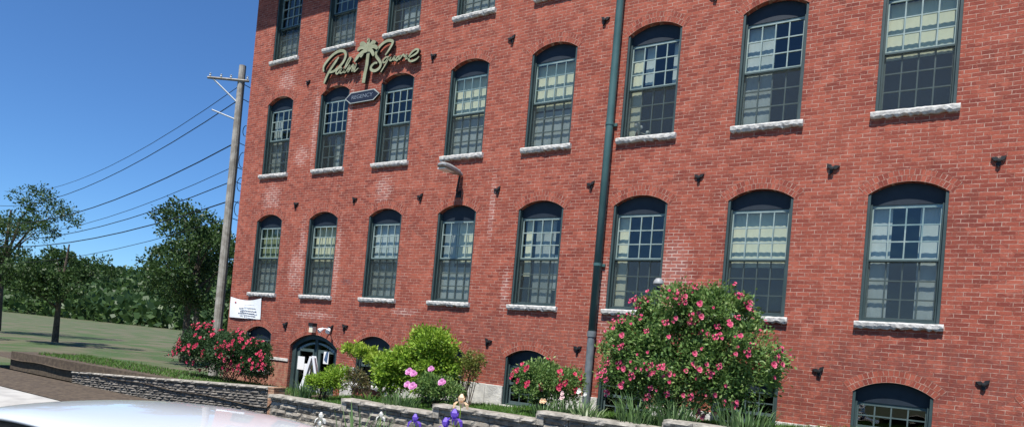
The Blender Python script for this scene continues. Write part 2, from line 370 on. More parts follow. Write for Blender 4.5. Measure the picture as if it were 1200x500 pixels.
# ------------------------------------------------------------------ the mill
S = 2.3289; NC = 9; X0, X1 = -1.53, 20.4; ROOF = 10.45
mill = thing('mill_building', (0, 0, 0), 'long red brick mill with arched multi pane windows on pale granite sills', 'building')
ROWS = {'D': (-2.3, -1.20, -1.0, 1.15), 'C': (0., 2.20, 2.40, 1.15), 'B': (3.618, 5.818, 6.018, 1.15), 'A': (7.144, 9.344, 9.544, 1.15)}
ZB = [('D', -3.2, -.6), ('C', -.6, 2.9), ('B', 2.9, 6.5), ('A', 6.5, ROOF)]
def arch_pts(w_, zs, za, n=14):                          # left spring to right spring
    h = w_/2; s_ = za-zs; Rr = (h*h+s_*s_)/(2*s_); zc = za-Rr; a0 = math.asin(h/Rr)
    return [(Rr*math.sin(a0*(2*i/n-1)), zc+Rr*math.cos(a0*(2*i/n-1))) for i in range(n+1)], Rr, zc, a0
wl = MB()
DEP = .30
for (r, z0, z1) in ZB:
    for i in range(NC):
        cx = i*S; xl, xr = cx-S/2, cx+S/2
        if i == 0: xl = X0
        if i == NC-1: xr = X1
        zb, zs, za, w_ = ROWS[r]
        oc = cx
        if r == 'D' and i == 1: zb, zs, za, w_, oc = -2.86, -1.45, -1.10, 1.9, 2.40
        ap, Rr, zc, a0 = arch_pts(w_, zs, za); ap = [(oc+x, z) for x, z in ap]
        a, b_ = ap[0][0], ap[-1][0]; n = len(ap)
        def P(x, z): return (x, 0, z)
        wl.add([P(xl, z0), P(xr, z0), P(xr, zb), P(b_, zb), P(a, zb), P(xl, zb)], [(0, 1, 2, 3, 4, 5)])
        wl.add([P(xl, zb), P(a, zb), P(a, zs), P(xl, zs)], [(0, 1, 2, 3)])
        wl.add([P(b_, zb), P(xr, zb), P(xr, zs), P(b_, zs)], [(0, 1, 2, 3)])
        wl.add([P(xl, zs), P(a, zs), P(a, z1), P(xl, z1)], [(0, 1, 2, 3)])
        wl.add([P(b_, zs), P(xr, zs), P(xr, z1), P(b_, z1)], [(0, 1, 2, 3)])
        for k in range(n-1):
            wl.add([P(*ap[k]), P(*ap[k+1]), P(ap[k+1][0], z1), P(ap[k][0], z1)], [(0, 1, 2, 3)])
        ring = [(a, zb)]+ap+[(b_, zb)]
        for k in range(len(ring)):
            (xa, za_), (xb, zb_) = ring[k], ring[(k+1) % len(ring)]
            wl.add([(xa, 0, za_), (xb, 0, zb_), (xb, DEP, zb_), (xa, DEP, za_)], [(0, 3, 2, 1)])
YB = 15
wl.add([(X0, 0, -3.2), (X0, YB, -3.2), (X0, YB, ROOF), (X0, 0, ROOF)], [(0, 3, 2, 1)])
wl.add([(X1, 0, -3.2), (X1, YB, -3.2), (X1, YB, ROOF), (X1, 0, ROOF)], [(0, 1, 2, 3)])
wl.add([(X0, YB, -3.2), (X1, YB, -3.2), (X1, YB, ROOF), (X0, YB, ROOF)], [(3, 2, 1, 0)])
wall = wl.build('wall', 'brick', mill, recalc=False)
# roof slab with deep eave (its shade falls on the top of the wall)
b = MB(); b.box((X0-.85, -1.10, ROOF+.02), (X1+.6, YB+.6, ROOF+.22)); b.box((X0-.9, -1.16, ROOF+.22), (X1+.7, YB+.7, ROOF+.42)); b.build('roof', 'roofing', mill)
b = MB()
for k in range(0, 60):
    x = X0+.1+k*.37
    if x < X1: b.box((x, -.72, ROOF-.22), (x+.09, -.005, ROOF+.015))
b.build('eave_brackets', 'trimwood', mill)
# dark rooms behind the windows: inner back wall and floors
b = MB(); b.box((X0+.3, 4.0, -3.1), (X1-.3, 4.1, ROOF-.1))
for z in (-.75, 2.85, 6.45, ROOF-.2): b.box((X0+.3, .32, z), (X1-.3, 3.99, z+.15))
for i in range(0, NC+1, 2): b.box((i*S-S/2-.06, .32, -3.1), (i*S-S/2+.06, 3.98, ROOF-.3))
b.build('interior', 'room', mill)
# stone foundation course
b = MB()
xx = 3.62
while xx < X1:
    L = random.uniform(.8, 1.3); x2 = min(xx+L, X1+.02); z_lo, z_hi = -3.1, -1.87+random.uniform(-.01, .01)
    hole = [(i*S-.575, i*S+.575) for i in range(NC)]
    segs = [(xx, x2-.012)]
    for (h0, h1) in hole:
        ns = []
        for (p, q) in segs:
            if q <= h0 or p >= h1: ns.append((p, q))
            else:
                if p < h0: ns.append((p, h0))
                if q > h1: ns.append((h1, q))
        segs = ns
    for (p, q) in segs:
        if q-p > .08: b = MB(); b.box((p, -.035-random.uniform(0, .01), z_lo), (q, .05, z_hi)); b.build('foundation_block', 'granite2', mill, bevel=.008)
    xx = x2
b = MB(); b.box((.62, -.03, -1.95), (1.42, .03, -1.865)); b.build('stone_band', 'granite2', mill, bevel=.008)

# --- window prototype (origin: middle of the sill line)
def muntin_sash(zb, zt, half, y0, y1, rows, matl, name, parent, glass_y, stile=.05, zarch=None):
    b = MB()
    b.box((-half, y0, zb), (-half+stile, y1, zt)); b.box((half-stile, y0, zb), (half, y1, zt))
    b.box((-half+stile, y0, zb), (half-stile, y1, zb+.055)); b.box((-half+stile, y0, zt-.05), (half-stile, y1, zt))
    iw = 2*(half-stile); ih = (zt-.05)-(zb+.055)
    for k in range(1, 4):
        x = -half+stile+iw*k/4; b.box((x-.011, y0+.004, zb+.055), (x+.011, y1-.004, zt-.05))
    for k in range(1, rows):
        z = zb+.055+ih*k/rows
        for q in range(4):
            x0 = -half+stile+iw*q/4+(.011 if q else 0); x1 = -half+stile+iw*(q+1)/4-(.011 if q < 3 else 0)
            b.box((x0, y0+.006, z-.011), (x1, y1-.006, z+.011))
    s = b.build(name, matl, parent)
    g = MB(); g.add([(-half+.02, glass_y, zb+.02), (half-.02, glass_y, zb+.02), (half-.02, glass_y, zt-.02), (-half+.02, glass_y, zt-.02)], [(0, 1, 2, 3)])
    return s, g.build('pane', 'glass', parent, recalc=False)
def make_sill(seed, w_=1.27, name='sill'):
    rs = np.random.default_rng(seed); b = MB(); n = 26; V = []; 
    prof = [(.2, .012), (-.075, .010), (-.088, -.015), (-.084, -.070), (-.055, -.105), (.2, -.115)]
    for i in range(n+1):
        x = -w_/2+w_*i/n
        for k, (y, z) in enumerate(prof):
            jy = rs.uniform(-.006, .005) if 1 <= k <= 4 else 0; jz = rs.uniform(-.016, .022) if k in (3, 4) else (rs.uniform(-.004, .003) if k == 1 else 0)
            V.append((x, y+jy, z+jz))
    m_ = len(prof)
    F = [(i*m_+k, i*m_+k+1, (i+1)*m_+k+1, (i+1)*m_+k) for i in range(n) for k in range(m_-1)]
    F += [tuple(range(m_)), tuple(range(n*m_+m_-1, n*m_-1, -1))]
    b.add(V, F); return b.build(name, 'granite')
def make_arch(w_, zs, za, zref, parent, courses=2, name='arch'):
    h = w_/2; s_ = za-zs; Rr = (h*h+s_*s_)/(2*s_); zc = za-Rr; a0 = math.asin(h/Rr); b = MB(); n = 24; T = .105*courses; V = []; UV = []
    for i in range(n+1):
        t = a0*1.06*(2*i/n-1)
        for k, rr in enumerate((Rr+.002, Rr+T)):
            V.append((rr*math.sin(t), -.003, zc+rr*math.cos(t)-zref)); UV.append((t*(Rr+T/2)+5, T*k))
    b.add(V, [(2*i, 2*i+1, 2*i+3, 2*i+2) for i in range(n)], 0, UV)
    return b.build(name, 'arch', parent, recalc=False)
def window(i, r, proto=None):
    zb, zs, za, w_ = ROWS[r]; H = za-zb; hs = zs-zb; h = w_/2
    if proto is None:
        b = MB(); t = .045
        b.box((-h+.002, .015, .013), (-h+t, .27, hs), 0); b.box((h-t, .015, .013), (h-.002, .27, hs), 0)      # side casings lining the reveal
        b.box((-h+t, .07, .013), (h-t, .27, .045), 0)
        b.box((-h+t, .10, .045), (-h+t+.03, .125, hs-.16), 0); b.box((h-t-.03, .10, .045), (h-t, .125, hs-.16), 0)
        ap, *_ = arch_pts(w_-.01, zs-zb, za-zb-.004)
        b.prism([(-h+.005, hs-.165)]+ap+[(h-.005, hs-.165)], .135, .16, 1)           # curved head panel
        win = b.build('window', ['case', 'infill'], mill, (i*S, 0, zb))
        he = h-t; mid = (hs-.16)*.53
        muntin_sash(mid-.02, hs-.17, he, .15, .19, 3 if H > 2 else 2, 'sash' if H > 2 else 'sash2', 'sash', win, .172)
        if H > 2:
            muntin_sash(.045, mid+.025, he, .195, .235, 3, 'sash2', 'sash', win, .217)
            g = MB(); y = .142
            g.box((-he+.003, .13, .047), (-he+.03, .148, mid+.01)); g.box((he-.03, .13, .047), (he-.003, .148, mid+.01)); g.box((-he+.03, .13, .047), (he-.03, .148, .075)); g.box((-he+.03, .13, mid-.02), (he-.03, .148, mid+.01))
            g.add([(-he+.03, y, .075), (he-.03, y, .075), (he-.03, y, mid-.02), (-he+.03, y, mid-.02)], [(0, 1, 2, 3)], 1)
            g.build('screen', ['case', 'screen'], win, recalc=False)
        else:
            muntin_sash(.045, mid+.025, he, .195, .235, 2, 'sash2', 'sash', win, .217)
        make_arch(w_, zs, za, zb, win)
        s = make_sill(3); s.parent = win
    else:
        win = copy_part(proto, mill, (i*S, 0, zb))
        for c in proto.children:
            if c.name.startswith('curtain'): continue
            cc = copy_part(c, win)
            if c.name.startswith('sill'):
                cc.data = SILLS[(i*3+ord(r)) % len(SILLS)]
            if c.name.startswith('pane'): cc.rotation_euler = (R_(random.uniform(-.7, .7)), 0, R_(random.uniform(-.5, .5)))
    return win
SILLS = []
for k in range(5):
    o = make_sill(20+k); SILLS.append(o.data); bpy.data.objects.remove(o)
def curtain(win, x0, x1, z0, z1, matl, y=.32, folds=9, amp=.0025, scallop=0):
    n = max(12, int((x1-x0)*60)); m_ = 8; V = []
    for j in range(m_+1):
        for i in range(n+1):
            x = x0+(x1-x0)*i/n; zt = j/m_
            z = z0+(z1-z0)*zt
            if scallop and j == 0: z += scallop*abs(math.sin(x*14))
            V.append((x, y+amp*math.sin((x-x0)*folds*2*math.pi/(1.06)+.6*math.sin(zt*3+x*5)), z))
    b = MB(); b.add(V, [(j*(n+1)+i, j*(n+1)+i+1, (j+1)*(n+1)+i+1, (j+1)*(n+1)+i) for j in range(m_) for i in range(n)])
    return b.build('curtain', matl, win, smooth=True, recalc=False)
H_ = .52
CUR = {('B', 0): [(-H_, -.1, 0, 1.9, 'cur_d')], ('B', 1): [(-.05, .12, .1, 1.0, 'cur_w')], ('B', 2): [(-.25, H_, .0, 1.05, 'cur_w')],
       ('B', 3): [(-H_, H_, 1.0, 2.05, 'cur_y'), (-H_, H_, 0, .98, 'cur_w')], ('B', 4): [(-H_, H_, .95, 2.0, 'cur_y'), (-H_, H_, 0, .9, 'cur_w')],  # grey lower halves: dimming by the screen put into the cloth colour
       ('B', 5): [(-H_, -.27, 0, 2.0, 'cur_y'), (.36, H_, 1.1, 2.0, 'cur_w'), (-.22, -.02, 1.2, 2.0, 'cur_w')],
       ('C', 0): [(-H_, H_, .95, 2.0, 'cur_g'), (-H_, H_, 0, .93, 'cur_d')], ('C', 1): [(-H_, H_, .85, 2.0, 'cur_y'), (-H_, H_, 0, .83, 'cur_d')],
       ('C', 2): [(-H_, H_, 1.0, 2.0, 'cur_w'), (-H_, H_, 0, .98, 'cur_d')], ('C', 3): [(-.12, H_, 1.0, 2.0, 'cur_y'), (-H_, -.14, .9, 2.0, 'cur_d'), (-H_, H_, 0, .9, 'cur_w')],
       ('C', 4): [(-.46, -.28, .7, 2.0, 'cur_y'), (-.2, .3, 0, 2.0, 'cur_d'), (.32, .52, .4, 1.2, 'cur_w')],
       ('C', 5): [(-H_, -.28, 0, 2.0, 'cur_y')],
       ('A', 0): [(-H_, H_, 0, .9, 'cur_d')], ('A', 1): [(-H_, H_, 0, 1.1, 'cur_d')], ('A', 2): [(-.2, H_, 0, .75, 'cur_w')], ('A', 3): [(-H_, H_, 0, 1.1, 'cur_w')], ('A', 4): [(-H_, H_, .2, 1.9, 'cur_y')],
       ('C', 6): [(-H_, H_, .95, 2.0, 'cur_y')], ('B', 6): [(-H_, 0, .0, 2.0, 'cur_w')], ('B', 7): [(-H_, H_, 1.0, 2.0, 'cur_y')], ('C', 7): [(-H_, -.2, .0, 2.0, 'cur_w'), (.2, H_, 0, 2, 'cur_w')]}
PROTO = {}
for r in 'CBAD':
    for i in range(NC):
        if r == 'D' and i == 1: continue
        key = 'D' if r == 'D' else 'U'
        if key not in PROTO: PROTO[key] = W = window(i, r)
        else: W = window(i, r, PROTO[key])
        for (x0, x1, z0, z1, m_) in CUR.get((r, i), []): curtain(W, x0, x1, z0, z1, m_, y=.262+.02*random.random(), folds=random.choice((7, 9, 11)))

# --- arched double door (col 1, basement)
DX, DW, DZ0, DZS, DZA = 2.40, 1.9, -2.86, -1.45, -1.10
ap, *_ = arch_pts(DW-.01, DZS-DZ0, DZA-DZ0-.004, 18); api, *_ = arch_pts(DW-.30, DZS-DZ0-.05, DZA-DZ0-.13, 18); h = DW/2
b = MB()
V = [(x, .10, z) for x, z in [(-h+.005, 0)]+ap+[(h-.005, 0)]]; Vi = [(x, .10, z) for x, z in [(-h+.15, 0)]+api+[(h-.15, 0)]]; n = len(V)
b.add(V+Vi+[(x, .26, z) for x, y, z in V]+[(x, .26, z) for x, y, z in Vi], [(k, k+1, n+k+1, n+k) for k in range(n-1)]+[(n+k, n+k+1, 3*n+k+1, 3*n+k) for k in range(n-1)]+[(2*n+k, 2*n+k+1, k+1, k) for k in range(n-1)])
b.box((-.05, .12, 0), (.05, .25, 1.62))
door = b.build('door', 'case', mill, (DX, 0, DZ0))
apt, *_ = arch_pts(DW-.34, 1.33, 1.60, 12)
for s in (-1, 1):
    b = MB(); x0, x1 = (-.79, -.055) if s < 0 else (.055, .79)
    b.box((x0, .16, .02), (x0+.10, .21, 1.34)); b.box((x1-.10, .16, .02), (x1, .21, 1.34)); b.box((x0+.1, .16, .02), (x1-.1, .21, .3)); b.box((x0+.1, .16, 1.26), (x1-.1, .21, 1.34))
    lf = b.build('door_leaf', 'sash2', door)
    b = MB(); b.add([(x0+.09, .185, .29), (x1-.09, .185, .29), (x1-.09, .185, 1.27), (x0+.09, .185, 1.27)], [(0, 1, 2, 3)]); b.build('door_glass', 'glass', door, recalc=False)
    b = MB(); xh = -.09 if s < 0 else .09; b.tube([(xh, .16, .62), (xh, .11, .64), (xh, .11, .86), (xh, .16, .88)], .012); b.build('handle', 'brass', door)
b = MB(); b.prism(apt, .19, .20); b.build('transom', 'glass', door)
b = MB()
for k in range(18):
    t0 = arch_pts(DW-.5, 1.30, 1.50, 18)[0]
    b.box((min(t0[k][0], t0[k+1][0]), .15, min(t0[k][1], t0[k+1][1])), (max(t0[k][0], t0[k+1][0])+.001, .188, max(t0[k][1], t0[k+1][1])+.035))
b.build('transom_bar', 'sash', door)
make_arch(DW, DZS, DZA, DZ0, door, 2)
b = MB(); b.box((-1.0, -.25, -.12), (1.0, .28, .0)); b.build('threshold', 'granite2', door)

# --- wall anchor plates (star / leaf irons)
b = MB()
for ang in (35, 150, 265):
    a = R_(ang); d = Vector((math.cos(a), 0, math.sin(a))); q = Vector((-math.sin(a), 0, math.cos(a)))
    L = .105
    pts = [q*-.018, d*L*.5+q*-.03, d*L, d*L*.5+q*.03, q*.018]
    b.prism([(p.x, p.z) for p in pts], -.035, .005)
b.lathe([(.0, -.07), (.028, -.065), (.03, -.03), (.03, 0)], ax='y', n=10)
anc = None
aps = [(S*(k+.5), z) for z in (6.27, 2.67) for k in range(8)]+[(S*(k+.5), 9.85) for k in range(8)]+[(1.19, -.93), (3.08, -.90), (3.55, -.80), (8.21, -.90), (10.52, -.88), (12.9, -.88), (15.2, -.88), (17.5, -.88)]
aps = [(x if abs(x-3.49) > .02 or z != 6.27 else 3.49, z) for x, z in aps if not (abs(x-3.49) < .05 and z == 6.27)]
for x, z in aps:
    if anc is None: anc = b.build('anchor_plate', 'iron', mill, (x, -.002, z))
    else:
        c = copy_part(anc, mill, (x+random.uniform(-.03, .03), -.002, z+random.uniform(-.03, .03))); c.rotation_euler = (0, R_(random.uniform(-20, 20)), 0); c.scale = (1.12+random.uniform(-.1, .1),)*3

# --- drainpipe
b = MB(); PX = 10.87; rp = .080
b.tube([(PX, -.13, -.55), (PX, -.13, 4.), (PX, -.13, 9.6), (PX, -.3, 9.95), (PX, -.8, ROOF)], rp, 14)
pipe = b.build('drainpipe', 'pipe', mill, smooth=True)
b = MB(); b.tube([(PX, -.13, -2.2), (PX, -.13, -.52)], rp*.98, 14); b.tube([(PX, -.13, -.60), (PX, -.13, -.48)], rp*1.16, 14); b.build('lower_pipe', 'boot', pipe)
for z in (.9, 3.9, 6.9, 9.3):
    b = MB(); b.tube([(PX, -.13, z), (PX, -.13, z+.06)], rp*1.12, 14); b.box((PX-.13, -.045, z), (PX+.13, -.003, z+.06)); b.build('bracket', 'pipe', pipe)

# ------------------------------------------------------------------ signs on the wall
STROKES = {
 'P': ([[(1.967, 6.409), (1.948, 6.55), (2.064, 6.694), (2.284, 6.847), (2.535, 6.913), (2.727, 6.873), (2.804, 6.742), (2.741, 6.583), (2.573, 6.441), (2.371, 6.36), (2.215, 6.35)], [(2.535, 6.736), (2.368, 6.566), (2.202, 6.38), (2.103, 6.223), (2.033, 6.054)]], .042),
 'a': ([[(2.677, 6.435), (2.556, 6.393), (2.477, 6.31), (2.549, 6.265), (2.694, 6.405), (2.641, 6.278), (2.727, 6.258)]], .024),
 'l': ([[(2.727, 6.258), (2.905, 6.456), (3.014, 6.616), (2.955, 6.641), (2.85, 6.478), (2.789, 6.282), (2.858, 6.251)]], .024),
 'm': ([[(2.858, 6.251), (3.0, 6.43), (2.95, 6.25), (3.136, 6.435), (3.106, 6.246), (3.254, 6.43), (3.19, 6.227), (3.346, 6.299)]], .024),
 'S': ([[(4.3, 6.497), (4.441, 6.65), (4.528, 6.795), (4.475, 6.862), (4.308, 6.88), (4.106, 6.801), (3.971, 6.65), (3.97, 6.534), (4.094, 6.397), (4.169, 6.281), (4.122, 6.173), (3.974, 6.126), (3.828, 6.184), (3.832, 6.277), (3.932, 6.342), (4.035, 6.333)]], .040),
 'q': ([[(4.458, 6.433), (4.332, 6.432), (4.249, 6.372), (4.251, 6.311), (4.332, 6.312), (4.443, 6.413), (4.341, 6.242), (4.197, 6.052)]], .024),
 'u': ([[(4.52, 6.414), (4.482, 6.333), (4.555, 6.321), (4.65, 6.415), (4.627, 6.314), (4.687, 6.33)]], .022),
 'a2': ([[(4.846, 6.39), (4.746, 6.373), (4.697, 6.309), (4.75, 6.284), (4.861, 6.392), (4.817, 6.284)]], .022),
 'r': ([[(4.817, 6.284), (4.94, 6.411), (4.991, 6.344), (5.067, 6.383), (5.024, 6.267)]], .022),
 'e': ([[(5.024, 6.267), (5.28, 6.325), (5.42, 6.387), (5.432, 6.457), (5.335, 6.471), (5.215, 6.406), (5.139, 6.31), (5.164, 6.211), (5.267, 6.181), (5.405, 6.207), (5.489, 6.265)]], .028)}
def cr_spline(pts, k=5):
    P_ = [np.array(p) for p in pts]; P_ = [2*P_[0]-P_[1]]+P_+[2*P_[-1]-P_[-2]]; out = []
    for i in range(1, len(P_)-2):
        for t in np.arange(0, 1, 1/k):
            a, b_, c, d = P_[i-1:i+3]
            out.append(.5*((2*b_)+(-a+c)*t+(2*a-5*b_+4*c-d)*t*t+(-a+3*b_-3*c+d)*t**3))
    out.append(P_[-2]); return out
sign = thing('script_sign', (3.645, 0, 6.02), 'large olive script lettering reading Palm Square with a palm tree, on the brick wall', 'sign')
def ribbon(b, pts, hw, y0, y1):
    P_ = cr_spline(pts); n = len(P_); V = []
    for i, p in enumerate(P_):
        d = P_[min(i+1, n-1)]-P_[max(i-1, 0)]; d = d/(np.linalg.norm(d)+1e-9); q = np.array((-d[1], d[0]))
        t = i/(n-1); w_ = hw*(.55+.45*min(1, 6*min(t, 1-t)+.1))
        for s, y in ((1, y0), (-1, y0), (-1, y1), (1, y1)):
            c = p+q*s*w_; V.append((c[0]-3.7, y, c[1]-6.0))
    b.add(V, [(4*i, 4*i+1, 4*i+5, 4*i+4) for i in range(n-1)], 0)
    b.add(V, [(4*i+1, 4*i+2, 4*i+6, 4*i+5) for i in range(n-1)]+[(4*i+2, 4*i+3, 4*i+7, 4*i+6) for i in range(n-1)]+[(4*i+3, 4*i, 4*i+4, 4*i+7) for i in range(n-1)]+[(0, 3, 2, 1), (4*n-4, 4*n-3, 4*n-2, 4*n-1)], 1)
for kk, (k, (ss, hw)) in enumerate(STROKES.items()):
    b = MB()
    for j, s in enumerate(ss): ribbon(b, s, hw, -.135-.003*j-.0015*(kk % 2), -.05+.002*j)
    b.build('letter', ['signface', 'signside'], sign, recalc=False)
b = MB()
b.prism([(p[0]-3.7, p[1]-6.0) for p in [(3.53, 5.86), (3.56, 6.10), (3.60, 6.32), (3.615, 6.66), (3.73, 6.68), (3.715, 6.32), (3.675, 6.09), (3.65, 5.84)]], -.141, -.05, 0, 1)
b.build('palm_trunk', ['signface', 'signside'], sign)
c0 = Vector((3.66, 6.72)); tips = [(3.28, 6.83), (3.36, 6.97), (3.635, 7.03), (3.89, 6.92), (3.99, 6.74), (3.88, 6.57), (3.44, 6.61), (3.22, 6.52)]
b = MB()
for k, t in enumerate(tips):
    t = Vector(t); d = t-c0; q = Vector((-d.y, d.x)).normalized(); q = q if q.y > 0 else -q
    mid = c0+d*.5+Vector((0, .05))
    pts = [c0-q*.02, c0+d*.45-q*.045+Vector((0, .045)), t, c0+d*.5+q*.06+Vector((0, .045)), c0+q*.03]
    tq = Vector(t); side = 1 if d.x >= 0 else -1
    ribbon(b, [tuple(c0), tuple(c0+d*.35+Vector((0, .07))), tuple(c0+d*.75+Vector((0, .06))), tuple(tq+Vector((.03*side, -.03)))], .052, -.147-.0025*k, -.055+.001*k)
b.build('palm_crown', ['signface', 'signside'], sign)
b = MB()
for (x, z) in ((2.1, 6.4), (2.7, 6.85), (3.62, 6.2), (4.1, 6.2), (4.45, 6.84), (5.35, 6.3), (2.95, 6.35), (4.65, 6.36)): b.box((x-3.7-.012, -.1, z-6-.012), (x-3.7+.012, -.002, z-6+.012))
b.build('standoffs', 'iron', sign)

def text_obj(s, size, name, matl, parent, loc, depth=.004, wid=None, rot=(math.pi/2, 0, 0)):
    cu_ = bpy.data.curves.new(name, 'FONT'); cu_.body = s; cu_.size = size; cu_.align_x = 'CENTER'; cu_.align_y = 'CENTER'; cu_.extrude = depth
    o = bpy.data.objects.new(name, cu_); COL.objects.link(o); dg = bpy.context.evaluated_depsgraph_get()
    me = bpy.data.meshes.new_from_object(o.evaluated_get(dg)); bpy.data.objects.remove(o)
    o = bpy.data.objects.new(name, me); COL.objects.link(o); me.materials.clear(); me.materials.append(MAT[matl]); o.parent = parent; o.location = loc; o.rotation_euler = rot
    if wid:
        xs = [v.co.x for v in me.vertices]; o.scale = (wid/(max(xs)-min(xs)), 1, 1)
    return o
plq = thing('plaque', (3.47, 0, 5.53), 'dark navy plaque with pointed ends and pale rim reading REGENCY, under the script lettering', 'sign')
def octo(wd, ht, cut): return [(-wd, 0), (-wd+cut, -ht), (wd-cut, -ht), (wd, 0), (wd-cut, ht), (-wd+cut, ht)]
b = MB(); b.prism(octo(.64, .155, .20), -.075, -.02, 0, 1); b.build('rim', ['plaqueedge', 'signside'], plq)
b = MB(); b.prism(octo(.605, .130, .19), -.079, -.070); b.build('panel', 'plaqueface', plq)
text_obj('REGENCY', .15, 'lettering', 'plaquetext', plq, (0, -.080, 0), wid=.78)

# white banner at the left corner
ban = thing('banner', (-.70, 0, -.48), 'white cloth banner with small dark printed lines tied to the corner of the brick wall', 'banner')
n = 20; V = []
for j in range(9):
    for i in range(n+1):
        u, v = i/n, j/8; x = -.73+1.46*u; z = -.32+.64*v
        if j: z -= .085*math.sin(math.pi*u)*v**4
        V.append((x, -.035-.02*math.sin(u*5+v*2), z))
b = MB(); b.add(V, [(j*(n+1)+i, j*(n+1)+i+1, (j+1)*(n+1)+i+1, (j+1)*(n+1)+i) for j in range(8) for i in range(n)]); b.build('cloth', 'banner', ban, smooth=True, recalc=False)
b = MB(); rs = random.Random(5)
def scr(x0, x1, z, hgt, mi=0):
    x = x0
    while x < x1:
        l = rs.uniform(.02, .05); b.box((x, -.0640, z-hgt*rs.uniform(.3, 1)), (min(x+l, x1), -.0600, z+hgt*rs.uniform(.3, 1)), mi); x += l+rs.uniform(.008, .02)
scr(-.25, .55, -.02, .018); scr(-.20, .56, -.10, .022); scr(-.28, .5, -.17, .018); scr(.0, .55, -.245, .018); scr(-.2, -.05, -.245, .018); scr(-.5, -.42, .15, .03, 1); scr(-.05, .45, .09, .007)
b.build('printing', ['ink', 'inkred'], ban)
b = MB()
for x, z in ((-.73, .32), (.73, .32), (-.73, -.32), (.73, -.32)): b.tube([(x, -.04, z), (x*1.04, -.002, z*1.06)], .008, 5)
b.build('ties', 'cable', ban)

# wall lamp over the first floor
wlmp = thing('wall_lamp', (7.0, 0, 2.65), 'grey cobra head floodlight on a bent black arm above a basement row of windows', 'lamp')
b = MB(); b.box((-.07, -.03, -.08), (.07, -.003, .08)); b.tube([(0, -.02, 0), (0, -.10, .06), (.04, -.12, .25), (.07, -.13, .42)], .028, 8); b.build('arm', 'iron', wlmp, smooth=False)
b = MB(); prof = [(.02, .04, .06), (-.10, .055, .07), (-.17, .12, .08), (-.40, .14, .09), (-.62, .15, .095), (-.80, .13, .07), (-.86, .07, .03)]
V = []
for (y, hw, hh) in prof:
    for (a, c) in ((-1, -.4), (-1, .2), (-.7, .8), (0, 1), (.7, .8), (1, .2), (1, -.4), (0, -.5)): V.append((hw*a+.05, y-.06, .47+hh*c+.04*(-y)))
F = [(i*8+k, i*8+(k+1) % 8, (i+1)*8+(k+1) % 8, (i+1)*8+k) for i in range(len(prof)-1) for k in range(8)]+[tuple(range(8)), tuple(range(8*len(prof)-1, 8*len(prof)-9, -1))]
b.add(V, F); b.build('lamp_head', 'lampgrey', wlmp)
b = MB(); b.box((-.11, -.80, .425), (.11, -.45, .455)); b.build('lens', 'lens', wlmp)

# entrance lights
el = thing('entrance_light', (2.40, 0, -.93), 'small cream box lamp with dark cap right above the arched door', 'lamp')
b = MB(); b.box((-.07, -.16, -.12), (.07, -.01, .06)); b.build('lamp_shade', 'cream', el, bevel=.01)
b = MB(); b.box((-.085, -.18, .06), (.085, -.003, .15)); b.build('cap', 'iron', el)
fl = thing('floodlight', (3.02, 0, -.92), 'twin headed white floodlight on the wall just right of the arched door', 'lamp')
b = MB(); b.box((-.06, -.05, -.06), (.06, -.003, .06)); b.build('junction_box', 'lampgrey', fl)
for s in (-1, 1):
    b = MB(); b.tube([(0, -.05, 0), (s*.08, -.12, .02), (s*.13, -.17, 0)], .012, 6); b.tube([(s*.12, -.15, .01), (s*.15, -.21, -.03), (s*.17, -.27, -.07)], [.03, .055, .07], 10); b.build('lamp_head', 'whitepaint', fl)

# things at the door
pn = MB(); pn.box((-.14, -.002, -.19), (.14, .002, .19)); q = pn.build('paper_notice', 'paper', None, (1.80, .150, -1.95)); tag(q, 'upper white paper notice on the left leaf of the arched door', 'notice')
pn = MB(); pn.box((-.13, -.002, -.2), (.13, .002, .2)); q = pn.build('paper_notice', 'paper', None, (2.08, .150, -2.15)); tag(q, 'lower white paper notice on the left leaf of the arched door', 'notice')
pn = MB(); pn.box((-.10, -.002, -.17), (.10, .002, .17)); q = pn.build('paper_notice', 'paper', None, (2.80, .150, -1.72)); tag(q, 'narrow white paper notice on the right leaf of the arched door', 'notice')
sb = thing('sandwich_board', (3.08, -.6, -2.80), 'white folding A shaped board standing open in front of the arched door', 'sign board', rz=R_(40))
for s in (-1, 1):
    b = MB()
    for yy in (-.26, .22): b.add([(s*.27-.03, yy, 0), (s*.27+.03, yy, 0), (s*.03+.025, yy, 1.12), (s*.03-.035, yy, 1.12), (s*.27-.03, yy+.04, 0), (s*.27+.03, yy+.04, 0), (s*.03+.025, yy+.04, 1.12), (s*.03-.035, yy+.04, 1.12)], [(0, 1, 2, 3), (7, 6, 5, 4), (0, 4, 5, 1), (1, 5, 6, 2), (2, 6, 7, 3), (3, 7, 4, 0)])
    b.build('frame', 'whitepaint', sb)
    b = MB(); b.add([(s*.30, -.22, .15), (s*.30, .22, .15), (s*.045, .22, 1.08), (s*.045, -.22, 1.08), (s*.30-s*.02, -.22, .15), (s*.30-s*.02, .22, .15), (s*.045-s*.02, .22, 1.08), (s*.045-s*.02, -.22, 1.08)], [(0, 1, 2, 3), (7, 6, 5, 4), (0, 4, 5, 1), (1, 5, 6, 2), (2, 6, 7, 3), (3, 7, 4, 0)]); b.build('panel', 'paper', sb)
# ornaments on an inside window ledge
orn = thing('ornament', (5*S-.28, .27, 3.618+.05), 'small white flower ornament inside the open upper window right of the drainpipe', 'ornament')
b = MB(); b.lathe([(0, 0), (.05, 0), (.07, .06), (.06, .14), (.04, .18), (0, .18)], n=10); b.build('vase', 'iron', orn, smooth=True)
for x, z, r_ in ((-.05, .33, .06), (.05, .26, .045), (.2, .13, .04)):
    b = MB(); b.lathe([(0, -r_), (r_*.8, -r_*.6), (r_, 0), (r_*.7, r_*.7), (0, r_)], (x, 0, z), 9); b.tube([(0, 0, .15), (x, 0, z-r_)], .006, 4); b.build('blossom', 'pt_white', orn)

